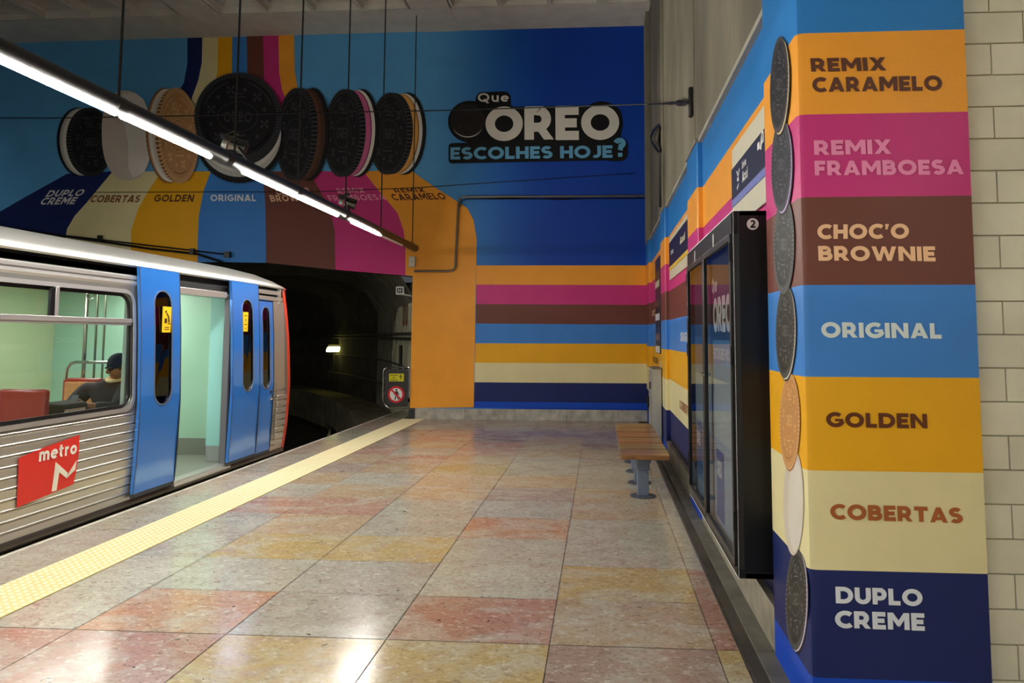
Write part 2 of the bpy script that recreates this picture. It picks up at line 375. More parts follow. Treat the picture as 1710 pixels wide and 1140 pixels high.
def shade(x):      # printed gradient of the background, light blue to deep blue
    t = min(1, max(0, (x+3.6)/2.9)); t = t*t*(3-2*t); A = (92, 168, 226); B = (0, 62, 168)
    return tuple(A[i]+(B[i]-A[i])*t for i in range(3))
xs = [-13, -9, -6, -4.5]+[-3.6+.25*i for i in range(13)]+[.9]
xs = sorted(set([round(v, 3) for v in xs]))
def ez(x):
    if x >= xr: return .2
    for a, c in zip(edge, edge[1:]):
        if a.x <= x <= c.x: return a.z+(c.z-a.z)*(x-a.x)/(c.x-a.x)
    return 3
xs = sorted(xs+[xr, xr+.001]+[q.x for q in edge])
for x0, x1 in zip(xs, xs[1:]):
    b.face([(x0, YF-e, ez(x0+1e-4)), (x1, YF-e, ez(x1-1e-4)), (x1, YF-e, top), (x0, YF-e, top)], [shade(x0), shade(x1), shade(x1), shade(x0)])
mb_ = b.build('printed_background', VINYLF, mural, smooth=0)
def band(pts, col, lay=1, name='printed_band'):
    q = MB(); q.face([FW(x, y_, e+.002*lay) for x, y_ in pts], col); q.build(name, VINYLF, mural, smooth=0, merge=False)
def ty(x): return 461-(689-x)*.0835 if x > 484 else 441-(484-x)*.06 if x > 400 else 437
# upper bands falling from the ceiling
E = [[(313, 63), (313, 105), (307, 138), (292, 165), (262, 200)], [(338, 62), (337, 105), (331, 135), (318, 170), (300, 215)], [(364, 62), (363, 120), (352, 190)], [(388, 61), (386, 190)], [(412, 61), (414, 190)], [(439, 60), (441, 140), (446, 190)], [(465, 60), (466, 120), (471, 150), (486, 190)], [(491, 60), (492, 118), (498, 152), (520, 195)]]
for i, c in enumerate((NAVY, CREAM, GOLD, BLUE, BROWN, MAGENTA, ORANGE)):
    band([(x, y_-4 if k == 0 else y_) for k, (x, y_) in enumerate(E[i])]+[(x, y_-4 if y_ < 64 else y_) for x, y_ in E[i+1][::-1]], c, 1+i*.3)
# lower bands running to the portal edge
D = [[(60, 322), (112, 290)], [(188, 286), (145, 338), (125, 360), (112, 382), (107, 412), (107, 437)], [(270, 286), (248, 318), (230, 350), (219, 385), (218, 437)], [(352, 286), (340, 318), (332, 360), (330, 400), (330, 437)], [(438, 286), (443, 340), (444, 400), (444, 438)], [(512, 286), (523, 298), (537, 323), (552, 352), (559, 385), (560, 448)], [(607, 286), (625, 309), (645, 333), (664, 356), (674, 384), (677, 410), (677, 459)]]
band([(40, 330), (112, 290), (188, 286)]+D[1][1:]+[(107, 437), (-60, 437), (-60, 388)], NAVY, 1)
for i, c in enumerate((CREAM, GOLD, BLUE, BROWN, MAGENTA)):
    bot = [(x, ty(x)) for x in (D[i+2][-1][0]-5, D[i+1][-1][0]+5)] if i > 2 else []
    band(D[i+1][:-1]+[(D[i+1][-1][0], ty(D[i+1][-1][0]))]+bot[::-1]+[(D[i+2][-1][0], ty(D[i+2][-1][0]))]+D[i+2][:-1][::-1], c, 1+.3*i)
band(D[6][:-1]+[(677, 459.5), (689, 460.8), (684.6, 681), (791, 680), (796, 400), (791, 368), (781, 348), (754, 330), (730, 315), (705, 298), (684, 282)], ORANGE, 2.6)
yl = [443, 475, 507.5, 540, 573, 605.5, 638, 670, 680.5]; yr_ = [443, 476, 509, 542, 574, 607, 640, 673, 682]
xl = [795.5, 795.2, 795, 794.5, 794, 793, 792.5, 791.5, 791]
for i, c in enumerate((ORANGE, MAGENTA, BROWN, BLUE, GOLD, CREAM, NAVY, ROYAL)):
    band([(xl[i], yl[i]), (1086, yr_[i]), (1086, yr_[i+1]), (xl[i+1], yl[i+1])], c, 1)
# flavour names on the bands
def mt(s, x0, y0, x1, y1, xt, yt, col): lettering('lettering', s, FW(x0, y0), FW(x1, y1), FW(xt, yt), col, VINYLF, mural, lift=(0, -.012, 0), weight=.85)
mt('DUPLO', 76, 329, 137, 327, 84, 318, (225, 225, 225)); mt('CREME', 66, 342, 124, 341, 74, 330, (225, 225, 225))
mt('COBERTAS', 150, 338, 232, 338, 155, 326, (130, 78, 40)); mt('GOLDEN', 257, 337, 323, 337, 260, 325, (92, 52, 30)); mt('ORIGINAL', 352, 336, 428, 336, 352, 325, (235, 238, 240))
mt("CHOC'O", 462, 326, 518, 324, 460, 315, (235, 190, 150)); mt('BROWNIE', 453, 337, 524, 335, 450, 326, (235, 190, 150))
mt('REMIX', 566, 324, 611, 322, 561, 315, (240, 150, 185)); mt('FRAMBOESA', 551, 336, 646, 334, 546, 326, (240, 150, 185))
mt('REMIX', 661, 322, 712, 321, 656, 315, (98, 50, 30)); mt('CARAMELO', 658, 335, 747, 333, 651, 324, (98, 50, 30))
# biscuits, drawn as the flat print they are
def biscuit(parent, to3, cx, cy, rx, ry, tilt, dx, dy, base, hi, lo, creams, m, flip=1, word=True, z0=.02, dz=.0012, ridges=64, faceonly=False, bigrim=True):
    "to3(px, py, lift) maps the picture plane of the print to its wall"
    q = MB(); lay = [z0]; ct, st = cos(radians(tilt)), sin(radians(tilt))
    def ell(sx, sy, k, col, n=48, a0=0, a1=360):
        lay[0] += dz; pts = []
        for i in range(n):
            t = 2*pi*i/n; a, c = rx*k*cos(t), ry*k*sin(t); pts.append(to3(cx+sx+a*ct-c*st, cy+sy+a*st+c*ct, lay[0]))
        q.face(pts, col)
    def U(u, v): a, c = rx*u, -ry*v; return (cx+a*ct-c*st, cy+a*st+c*ct)
    def poly(pts, col): q.face([to3(*U(*p), lay[0]) for p in pts], col)
    if not faceonly:
        ell(dx, dy, 1., lo); ell(dx*.94, dy*.94, .985, base)
        for i in range(ridges):   # back wafer teeth
            t = 2*pi*i/ridges; p = [(1.0*cos(t+d), 1.0*sin(t+d)) for d in (-.018, .018)]; p2 = [(1.022*cos(t+d), 1.022*sin(t+d)) for d in (.012, -.012)]
            pts = []
            for u, v in p+p2: x_, y_ = U(u, v); pts.append(to3(x_+dx, y_+dy, lay[0]))
            q.face(pts, lo)
        for f, k, c in creams: ell(dx*f, dy*f, k, c)
        ell(dx*.27, dy*.27, .995, lo)
        lay[0] += dz
        for i in range(ridges):   # ridges across the wafer side
            t = 2*pi*i/ridges; x0, y0 = U(cos(t-.02), sin(t-.02)); x1, y1 = U(cos(t+.02), sin(t+.02))
            q.face([to3(x0, y0, lay[0]), to3(x1, y1, lay[0]), to3(x1+dx*.25, y1+dy*.25, lay[0]), to3(x0+dx*.25, y0+dy*.25, lay[0])], hi)
    ell(0, 0, 1., base); lay[0] += dz
    for i in range(ridges):
        t = 2*pi*i/ridges; poly([(.9*cos(t-.02), .9*sin(t-.02)), (1.02*cos(t-.018), 1.02*sin(t-.018)), (1.02*cos(t+.018), 1.02*sin(t+.018)), (.9*cos(t+.02), .9*sin(t+.02))], hi)
    def ring(r0, r1, col, a0=0, a1=360, n=40, sx=1., sy=1.):
        for i in range(n):
            t0, t1 = radians(a0+(a1-a0)*i/n), radians(a0+(a1-a0)*(i+1)/n)
            poly([(r0*cos(t0)*sx, r0*sin(t0)*sy), (r1*cos(t0)*sx, r1*sin(t0)*sy), (r1*cos(t1)*sx, r1*sin(t1)*sy), (r0*cos(t1)*sx, r0*sin(t1)*sy)], col)
    ring(.80, .825, hi, 20, 75); ring(.80, .825, hi, 105, 160); ring(.80, .82, lo, 190, 350); ring(.80, .815, hi, 200, 250); ring(.80, .815, hi, 290, 340)
    ring(.455, .475, hi, sy=.72); ring(.43, .45, lo, sy=.72)
    for k_ in range(12):          # four-petalled flowers and dots round the oval
        t = radians(15+30*k_); u, v = .64*cos(t), .64*sin(t)
        if k_ % 2:
            for a in (45, 135, 225, 315):
                s_, c_ = sin(radians(a)), cos(radians(a)); poly([(u, v), (u+.09*c_-.03*s_, v+.09*s_+.03*c_), (u+.13*c_, v+.13*s_), (u+.09*c_+.03*s_, v+.09*s_-.03*c_)], hi)
        else:
            poly([(u+.045*cos(radians(a)), v+.045*sin(radians(a))) for a in range(0, 360, 45)], hi); poly([(u+.02*cos(radians(a))+.01, v+.02*sin(radians(a))-.01) for a in range(0, 360, 60)], lo)
    for yy, hw in ((.52, .12), (.44, .2), (-.44, .2)): poly([(-hw, yy), (hw, yy), (hw, yy+.025), (-hw, yy+.025)], hi)
    poly([(-.015, .44), (.015, .44), (.015, .7), (-.015, .7)], hi)
    lay[0] += dz
    if word:
        pl, wd = textpolys('OREO', .1, .6)
        for pp in pl: poly([((a/wd-.5)*.66*flip, (c-.5)*.26) for a, c in pp], hi)
    return q.build('printed_biscuit', m, parent, smooth=0, merge=False)
def fw3(px, py, l): return FW(px, py, l)
BK, BH, BL = (26, 26, 30), (66, 66, 72), (9, 9, 11)
WH = (225, 222, 214)
# right to left so that each overlaps its neighbour as printed; lifts rise towards the centre biscuit
biscuit(mural, fw3, 649, 223, 33, 68, 3, 29, 0, BK, BH, BL, [(.82, .985, WH), (.64, .975, (150, 96, 40)), (.58, .972, (226, 168, 84))], VINYLF, z0=.020)
biscuit(mural, fw3, 572, 222, 31, 73, 3, 29, 0, BK, BH, BL, [(.82, .985, WH), (.64, .975, (130, 32, 84)), (.58, .97, (206, 104, 150))], VINYLF, z0=.034)
biscuit(mural, fw3, 492, 224, 31, 77, 3, 27, 0, BK, BH, BL, [(.75, .985, (78, 50, 38)), (.5, .97, (96, 62, 46))], VINYLF, z0=.048)
biscuit(mural, fw3, 152, 237, 36, 57, -3, -21, 0, BK, BH, BL, [(.80, .985, (190, 188, 182)), (.62, .96, WH)], VINYLF, z0=.020)
q = MB(); pts = []
for i in range(56):
    t = 2*pi*i/56; c_, s_ = cos(t), sin(t); pts.append(FW(212+42*math.copysign(abs(c_)**.88, c_)+(-8 if s_ < 0 else 4)*abs(s_)*.4, 226+75*math.copysign(abs(s_)**.85, s_), .0395))
q.face(pts, (214, 200, 190)); q.build('printed_biscuit', VINYLF, mural, smooth=0, merge=False, label='white chocolate covered biscuit')
q = MB(); q.face([FW(x, y_, .041) for x, y_ in ((226, 155), (240, 166), (250, 190), (253, 226), (250, 262), (240, 288), (222, 297), (214, 280), (214, 240), (206, 200), (196, 176), (206, 156))], (232, 226, 220)); q.build('printed_highlight', VINYLF, mural, smooth=0, merge=False)
GB, GH, GLO = (196, 146, 98), (226, 182, 132), (128, 86, 52)
biscuit(mural, fw3, 298, 226, 34, 79, -3, -20, 0, GB, GH, GLO, [(.80, .985, (236, 230, 220)), (.55, .975, (215, 205, 190))], VINYLF, z0=.046)
biscuit(mural, fw3, 397, 195, 72, 73, 0, 3, 37, BK, BH, BL, [(.8, .97, (198, 198, 194)), (.55, .965, WH)], VINYLF, z0=.066, ridges=96)
# logo lockup
b = MB()
def blob(pts, l, col, bb): bb.face([FW(x, y_, l) for x, y_ in pts], col)
def rr(x0, y0, x1, y1, r, n=6, skew=0):
    o = []
    for cx, cy, a in ((x1-r, y0+r, -90), (x1-r, y1-r, 0), (x0+r, y1-r, 90), (x0+r, y0+r, 180)):
        for i in range(n+1): t = radians(a+90*i/n); x = cx+r*cos(t); o.append((x, cy+r*sin(t)-skew*(x-x0)))
    return o
LK = (8, 9, 14)
b2 = [rr(794, 154, 853, 186, 12, skew=.03), [(785+37*cos(radians(a)), 203+35*sin(radians(a))) for a in range(0, 360, 10)], rr(772, 180, 1038, 243, 20, skew=.02), rr(749, 239, 1027, 273, 6, skew=.02), rr(1008, 230, 1048, 269, 12), [(839+35*cos(radians(a)), 208+35*sin(radians(a))) for a in range(0, 360, 10)], [(1004+36*cos(radians(a)), 205+36*sin(radians(a))) for a in range(0, 360, 10)]]
for i, p in enumerate(b2): blob(p, .016+.0008*i, LK, b)
b.build('printed_logo_backing', VINYLF, mural, smooth=0, merge=False)
biscuit(mural, fw3, 781, 200, 28, 26, 0, 0, 7, (30, 27, 27), (52, 48, 46), (16, 14, 14), [(.7, .94, (222, 220, 214))], VINYLF, z0=.024, ridges=48, word=False)
lt = lambda s, a, b_, c, d, e_, f, col, **k: lettering('lettering', s, FW(a, b_), FW(c, d), FW(e_, f), col, VINYLF, mural, lift=(0, -.038, 0), **k)
lt('Que', 798, 171.5, 850, 171, 798, 156.5, (226, 222, 214), weight=.75)
lt('OREO', 812.5, 235, 1033, 232.5, 812.5, 181, (222, 218, 208), track=.09, weight=1.18)
lt('ESCOLHES HOJE', 753, 267, 1023, 264, 753, 247, (104, 172, 212), track=.1, weight=1.05)
lt('?', 1026, 263, 1045, 262, 1025, 233, (104, 172, 212), weight=1.2)
# skirting
b = MB(); y = xr+.1
while y < .86:
    y1 = min(y+.95, .86); v = random.uniform(-6, 6); b.box(y+.002, y1-.002, YF-.035, YF, -.001, .2, (176+v, 172+v, 160+v)); y = y1
b.build('baseboard_far', STONE, None, bevel=.003, kind='structure')
# ------------------------------------------------------------------ right wall: striped vinyl, pilasters, concrete above
XW, XP = .9, .85
b = MB()
piers = [(6.05, 6.72), (9.12, 9.77), (12.2, YF)]
def stripes(x0, y0, x1, y1, ztop=3.27, z0=0.):
    "vertical striped panel between two plan points"
    for i in range(len(ZC)):
        a, c = max(ZB[i], z0), min(ZB[i+1], ztop)
        if c > a: b.face([(x0, y0, a), (x1, y1, a), (x1, y1, c), (x0, y0, c)], ZC[i])
prev = 3.5
for p0, p1 in piers:
    stripes(XW, prev, XW, p0, z0=.15); stripes(XW, p0, XP+.012, p0, z0=.0); stripes(XP+.012, p0, XP, p0+.015); stripes(XP, p0+.015, XP, p1)
    if p1 < YF: stripes(XP, p1, XW, p1)
    prev = p1
wall_right = b.build('wall_right', VINYL, None, smooth=0, merge=False, kind='structure')
b = MB(); C1, C2, C3 = (122, 116, 100), (132, 126, 108), (108, 102, 90)
b.box(XW+.002, 1.3, 3.5, YF, 0, 3.27, (90, 86, 78)); b.box(XW-.01, 1.3, 3.02, 6.4, 3.27, top, C1); b.box(XW-.02, 1.3, 6.4, 9.35, 3.27, top, C2); b.box(XW-.05, 1.3, 9.35, 9.55, 3.27, top, C2); b.box(XW-.0, 1.3, 9.55, 12.3, 3.27, top, C3); b.box(XW-.06, 1.3, 12.3, YF, 3.27, top, C2)
b.build('wall_right_upper', CONC, None, bevel=.006, kind='structure')
b = MB(); b.box(XW-.035, XW+.02, 3.52, 6.05, 3.262, 3.3, (176, 172, 160)); b.box(XW-.035, XW+.02, 6.72, 9.12, 3.262, 3.3, (176, 172, 160)); b.box(XW-.035, XW+.02, 9.77, 12.2, 3.262, 3.3, (176, 172, 160))
for p0, p1 in piers: b.box(XP-.012, XW+.02, p0-.01, p1+.01, 3.262, 3.3, (150, 146, 136))
b.build('trim_7', CONC, None, kind='structure')
b = MB()
for y0, y1 in ((3.56, 6.04), (6.73, 9.11), (9.78, 12.19)):
    n = 3
    for k in range(n):
        a = y0+(y1-y0)*k/n; c = y0+(y1-y0)*(k+1)/n; v = random.uniform(-8, 8); b.box(XW-.045, XW+.01, a+.002, c-.002, -.001, .21, (150+v, 142+v, 124+v))
b.build('baseboard_right', STONE, None, bevel=.004, kind='structure')
# names printed in the bays
def wt(s, y0, y1, z, h, col, parent=wall_right, w=.9): return lettering('lettering', s, (XW, y0, z), (XW, y1, z), (XW, y0, z+h), col, VINYL, parent, lift=(-.004, 0, 0), weight=w)
wt('REMIX', 8.75, 8.1, 2.70, .085, (100, 52, 34)); wt('CARAMELO', 8.75, 7.55, 2.58, .085, (100, 52, 34))
wt('ORIGINAL', 7.85, 6.78, 1.50, .1, (225, 235, 240)); wt('COBERTAS', 8.0, 6.9, .74, .1, (176, 120, 80))
wt('GOLDEN', 11.9, 10.9, 1.12, .1, (96, 52, 30)); wt('DUPLO CREME', 11.9, 10.5, .34, .1, (230, 235, 245)); wt("CHOC'O BROWNIE", 12.1, 9.9, 1.9, .1, (250, 205, 165)); wt('REMIX', 5.9, 5.6, 2.3, .1, (250, 160, 200))
# ------------------------------------------------------------------ near pillar wrapped in the same print
PX1 = P(1624, 393, y=2.97).x; PY = 2.965
pil = thing('striped_pillar', (1.2, 3.2, 0), 'near pillar wrapped in seven coloured flavour stripes with large names', 'pillar')
b = MB(); ch = .03
ZB2 = ZB[:-1]+[3.9]
plan = [(XP, 3.56), (XP, PY+ch), (XP+.008, PY+.009), (XP+ch, PY), (PX1, PY), (PX1, PY+.6)]
for (x0, y0), (x1, y1) in zip(plan, plan[1:]):
    for i in range(len(ZC)): b.face([(x0, y0, ZB2[i]), (x1, y1, ZB2[i]), (x1, y1, ZB2[i+1]), (x0, y0, ZB2[i+1])], ZC[i])
for i in range(len(ZC)): b.face([(XP, 3.56, ZB2[i]), (XW+.02, 3.56, ZB2[i]), (XW+.02, 3.56, ZB2[i+1]), (XP, 3.56, ZB2[i+1])], ZC[i])
b.build('vinyl_wrap', VINYL, pil, smooth=30)
b = MB(); b.box(XP+.006, PX1-.006, PY+.006+.02, 3.55, 0, top, (120, 116, 104)); b.build('column', CONC, pil)
def pf(s, x0, y0, x1, y1, xt, yt, col): lettering('lettering', s, P(x0, y0, y=PY), P(x1, y1, y=PY), P(xt, yt, y=PY), col, VINYL, pil, lift=(0, -.003, 0), track=.12, weight=1.14)
DB = (96, 52, 34)
pf('REMIX', 1355, 120, 1480, 118, 1353, 98, DB); pf('CARAMELO', 1357, 154, 1573, 151, 1356, 130, DB)
PK = (250, 148, 196); pf('REMIX', 1360, 259, 1488, 257, 1359, 235, PK); pf('FRAMBOESA', 1361, 293, 1609, 291, 1360, 269, PK)
PE = (255, 206, 160); pf("CHOC'O", 1365, 399, 1517, 398, 1365, 375, PE); pf('BROWNIE', 1367, 435, 1562, 436, 1366, 411, PE)
pf('ORIGINAL', 1372, 563, 1572, 565, 1371, 538, (226, 240, 240)); pf('GOLDEN', 1380, 712, 1548, 715, 1379, 688, (104, 52, 20))
pf('COBERTAS', 1387, 866, 1607, 873, 1386, 841, (176, 98, 48)); pf('DUPLO', 1396, 1006, 1540, 1011, 1395, 979, (232, 238, 248)); pf('CREME', 1395, 1047, 1544, 1052, 1394, 1019, (232, 238, 248))
def px3(px, py, l): return P(px, py, x=XP-l*.25)
DK, DH, DL = (40, 40, 40), (72, 72, 70), (20, 20, 20)
biscuit(pil, px3, 1329, 1000, 17, 84, 1, 4, 6, (52, 52, 50), (112, 112, 110), (24, 24, 24), [(.6, 1., (214, 206, 232))], VINYL, z0=.004, dz=.0004)
q = MB(); pts = [P(1325+17*cos(2*pi*i/48)-.01, 838+89*sin(2*pi*i/48), x=XP-.0036) for i in range(48)]; q.face(pts, (216, 205, 188)); pts = [P(1328+12*cos(2*pi*i/48), 844+78*sin(2*pi*i/48), x=XP-.0038) for i in range(48)]; q.face(pts, (228, 220, 206)); q.build('printed_biscuit', VINYL, pil, smooth=0, merge=False, label='white chocolate covered biscuit')
biscuit(pil, px3, 1318, 702, 16, 78, 1, 2, 6, (206, 148, 88), (240, 190, 130), (160, 104, 52), [(.5, 1., (236, 196, 150))], VINYL, z0=.017, dz=.0004)
biscuit(pil, px3, 1311, 552, 15.5, 78, 1, 3, 6, (58, 58, 56), (118, 118, 114), (30, 30, 30), [(.6, 1., (220, 220, 205))], VINYL, z0=.021, dz=.0004)
biscuit(pil, px3, 1308, 408, 16, 80, 1, 2.5, 5, (66, 68, 68), (128, 130, 130), (40, 42, 42), [(.5, 1., (110, 112, 114))], VINYL, z0=.025, dz=.0004)
biscuit(pil, px3, 1304, 275, 16, 77, 1, 4, 7, (44, 46, 50), (104, 106, 112), (26, 28, 32), [(.6, 1., (200, 175, 222))], VINYL, z0=.029, dz=.0004)
biscuit(pil, px3, 1300.5, 141, 14.5, 80, 2, 4, 6, (40, 38, 40), (106, 100, 102), (20, 18, 20), [(.6, 1., (226, 208, 160))], VINYL, z0=.033, dz=.0004)
# white tiled wall right of the pillar
b = MB(); b.box(PX1, 4, 3.04, 3.3, 0, top, (176, 170, 150)); b.build('wall_passage', MATTE, None, kind='structure')
b = MB(); hgt = .1405; r = 0; z = .02
while z < 4.5:
    x = PX1+.004-(.14 if r % 2 else 0)
    while x < 3.98:
        x0, x1 = max(x, PX1+.004), min(x+.276, 3.98); v = random.uniform(-6, 6)
        if x1-x0 > .01: b.box(x0, x1, 3.03, 3.045, z, z+hgt-.005, (226+v, 222+v, 200+v))
        x += .281
    z += hgt; r += 1
b.build('wall_passage_tiles', GLAZE, None, bevel=.002, segs=1, kind='structure')
# ------------------------------------------------------------------ rest of the shell
b = MB(); b.box(4, 4.2, -12.7, 3.1, 0, top, (200, 196, 180)); b.build('wall_passage_side', MATTE, None, kind='structure')
b = MB(); b.box(-13, 4.2, -12.9, -12.7, -1.3, top, (150, 150, 145)); b.build('wall_back', MATTE, None, kind='structure')
b = MB(); b.box(-13.2, -13, -12.9, YF+.35, -1.4, top, (120, 122, 120)); b.build('wall_left', CONC, None, kind='structure')
# coffered ceiling
b = MB(); CC = (206, 203, 194)
b.box(-13, 4.2, -12.9, YF, top+.42, top+.5, (86, 88, 92))
bx0 = P(707, 53, y=YF).x; bx1 = P(770, 52, y=YF).x; pitch = bx0-P(350, 62, y=YF).x
b.box(-13, 4.2, 11.98, YF, top, top+.42, CC)
for k in range(-1, 4):
    x0 = bx0-pitch*k; x1 = bx1-pitch*k
    if x0 > 4: continue
    b.box(max(x0+.012, -13), min(x1-.012, 4.2), -12.9, 11.975, top-.006, top+.42, CC)
    b.box(max(x0+.012, -13), min(x1-.012, 4.2), 11.985, YF, top-.008, top, CC)
    a0, a1 = x1+.012, x0+pitch-.012; n = 4; cw = (a1-a0)/n; a0 = max(a0, -13)
    yy = 11.97
    while yy > -12.5:
        y1, y0 = yy, yy-.95
        for i in range(n):
            u0 = x1+.012+i*cw; u1 = u0+cw
            if u0 > 4 or u1 < -12.9: continue
            rb = .04; ins = lambda d: [(u0+d, y0+d), (u1-d, y0+d), (u1-d, y1-d), (u0+d, y1-d)]
            lv = [(0, 0), (rb, 0), (rb+.02, .10), (rb+.085, .115), (rb+.12, .34)]
            for (d0, h0), (d1, h1) in zip(lv, lv[1:]):
                A_, B_ = ins(d0), ins(d1)
                for m_ in range(4):
                    n2 = (m_+1) % 4; b.face([(*A_[m_], top+h0), (*A_[n2], top+h0), (*B_[n2], top+h1), (*B_[m_], top+h1)], CC)
            b.face([(*p, top+.34) for p in ins(rb+.12)[::-1]], (126, 134, 150))
        yy -= .95
b.build('ceiling', CEILM, None, smooth=0, merge=False, kind='structure')
# ------------------------------------------------------------------ tunnel beyond the portal
b = MB(); TW = [(xr+.02, YF+.3), (-3.95, 14), (-4.55, 15.5), (-5.3, 17.2), (-6.3, 19.2), (-7.8, 21.6), (-9.8, 24.2), (-12.6, 27), (-16, 29.5)]
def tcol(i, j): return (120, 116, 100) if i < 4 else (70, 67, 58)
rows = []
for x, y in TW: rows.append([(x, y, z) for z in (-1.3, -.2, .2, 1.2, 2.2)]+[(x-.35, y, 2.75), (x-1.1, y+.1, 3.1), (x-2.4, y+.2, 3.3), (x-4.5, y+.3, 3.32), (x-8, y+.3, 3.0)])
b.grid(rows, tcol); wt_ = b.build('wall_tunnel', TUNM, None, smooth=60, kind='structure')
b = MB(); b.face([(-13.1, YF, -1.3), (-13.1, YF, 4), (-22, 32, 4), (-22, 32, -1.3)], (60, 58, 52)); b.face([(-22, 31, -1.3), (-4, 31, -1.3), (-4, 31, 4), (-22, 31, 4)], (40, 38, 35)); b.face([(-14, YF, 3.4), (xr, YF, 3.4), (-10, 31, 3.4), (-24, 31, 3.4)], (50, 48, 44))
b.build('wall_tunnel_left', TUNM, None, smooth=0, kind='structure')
# raised service walkway along the tunnel wall
b = MB(); rows = [[(x-.0, y, -.35), (x-.85, y-.25, -.35), (x-.85, y-.25, -1.3)] for x, y in TW[1:]]; b.grid(rows, (120, 114, 94)); b.build('trim_10', TUNM, None, smooth=0, kind='structure')
b = MB(); rows = [[(x-.05, y-.02, .55+k) for k in (0,)]+[(x-.05, y-.02, .6)] for x, y in TW[2:]]
b = MB(); b.tube([(x-.09, y-.04, .92) for x, y in TW], .022, (60, 58, 52)); b.tube([(x-.09, y-.04, 1.5) for x, y in TW], .03, (48, 46, 42)); b.tube([(x-.09, y-.04, 1.6) for x, y in TW], .03, (60, 58, 52)); b.tube([(x-.09, y-.04, .3) for x, y in TW], .025, (70, 66, 58))
b.build('trim_11', MATTE, None, kind='structure')
# lit start of the tunnel wall put in as pale planks, with painted letters
def twx(y):
    for (xa, ya), (xb, yb) in zip(TW, TW[1:]):
        if y <= yb: return xa+(xb-xa)*(y-ya)/(yb-ya)
    return -16
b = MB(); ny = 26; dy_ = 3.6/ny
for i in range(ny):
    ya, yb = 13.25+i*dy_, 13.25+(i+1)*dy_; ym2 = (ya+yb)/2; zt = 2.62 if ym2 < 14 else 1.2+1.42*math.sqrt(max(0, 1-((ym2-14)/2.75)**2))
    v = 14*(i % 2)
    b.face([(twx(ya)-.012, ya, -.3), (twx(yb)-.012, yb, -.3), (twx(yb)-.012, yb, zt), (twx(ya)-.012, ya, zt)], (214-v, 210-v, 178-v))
tpatch = b.build('lit_wall_patch', TUNM, wt_, smooth=0, merge=False, label='pale patch painted as the lit start of the tunnel wall')
b = MB()
for yc in (14.25, 14.75):
    for i in range(14):
        t0, t1 = 2*pi*i/14, 2*pi*(i+1)/14
        b.face([(twx(yc+.2*cos(t)*r)-.02, yc+.2*cos(t)*r, 2.02+.27*sin(t)*r) for t, r in ((t0, 1), (t1, 1), (t1, .6), (t0, .6))], (130, 34, 26))
b.build('graffiti', MATTE, tpatch, smooth=0, merge=False, label='red painted graffiti letters')
b = MB(); b.box(twx(15)-.06, twx(15)-.02, 14.9, 15.5, .75, 1.35, (50, 48, 44)); b.build('wall_cabinet', MATTE, wt_, label='dark box on the tunnel wall')
lp = P(557, 583, y=22.9)
tl = thing('tunnel_lamp', lp, 'glowing yellow lamp on the dark tunnel wall', 'lamp')
b = MB(); b.obox(lp+Vector((0, 0, 0)), (.2, .06, -.0), (0, .1, 0), (.03, 0, .09), (240, 240, 190)); b.build('diffuser', TUNLAMP, tl, bevel=.05)
b = MB(); b.obox(lp+Vector((.02, .12, .1)), (.22, .06, 0), (0, .05, 0), (0, 0, .06), (60, 58, 50)); b.tube([lp+Vector((0, .1, -.2)), lp+Vector((0, .1, -.9))], .03, (60, 58, 50)); b.build('housing', MATTE, tl)
# small sign on a bracket at the portal
sp = P(668, 485, y=13.35)
t = thing('portal_sign', sp, 'small white framed square sign on a bracket at the tunnel mouth', 'sign')
b = MB(); b.box(sp.x-.085, sp.x+.085, sp.y-.02, sp.y+.02, sp.z-.085, sp.z+.085, (225, 225, 220)); b.build('frame', PAINT, t, bevel=.03)
b = MB(); b.box(sp.x-.055, sp.x+.055, sp.y-.025, sp.y-.019, sp.z-.05, sp.z+.05, (12, 12, 12)); b.build('face', BLACKM, t, bevel=.01)
b = MB()
for dx in (-.022, .022): b.box(sp.x+dx-.008, sp.x+dx+.008, sp.y-.028, sp.y-.0255, sp.z-.035, sp.z+.035, (210, 210, 205))
b.box(sp.x-.025, sp.x+.025, sp.y-.028, sp.y-.0255, sp.z-.006, sp.z+.006, (210, 210, 205)); b.build('symbol', PAINT, t, smooth=0)
a = P(670, 491, y=13.35); c = P(700, 496, y=13.35); b = MB(); b.tube([a, c], .018, (190, 190, 180)); b.tube([a, sp+Vector((0, 0, -.08))], .012, (160, 160, 150)); b.build('bracket', PAINT, t)
# ------------------------------------------------------------------ no-entry panel at the platform end
x0, x1, z0, z1 = -4.1, -3.585, .19, .965; yy = YF-.03
t = thing('no_entry_panel', (-3.85, yy, 0), 'dark panel in a rounded steel hoop with a round no entry sign', 'sign panel')
def hoop(off, n=6):
    o = []; X0, X1, Z0, Z1 = x0+off, x1-off, z0+off, z1-off; R1, R2 = .1-off*.6, .2-off*.6
    for cx, cz, a, R in ((X1-.07, Z1-.07, 90, .07), (X0+R1, Z1-R1, 90, R1), (X0+R2, Z0+R2, 180, R2)):
        if R == .07: seq = [0, 90]
        else: seq = [a, a+90]
        for i in range(n+1): th = radians(seq[0]+(seq[1]-seq[0])*i/n); o.append((cx+R*cos(th), cz+R*sin(th)))
    return o+[(X1, Z0)]
hp = hoop(0); b = MB(); b.tube([(x1, yy, hp[0][1]-.5)]+[(x, yy, z) for x, z in hp], .014, (200, 200, 200)); b.build('hoop', CHROME, t)
b = MB(); b.prism([(x, yy-.008, z) for x, z in hoop(.035)][::-1], (0, .016, 0), (52, 50, 50)); b.build('panel', PAINT, t, smooth=0)
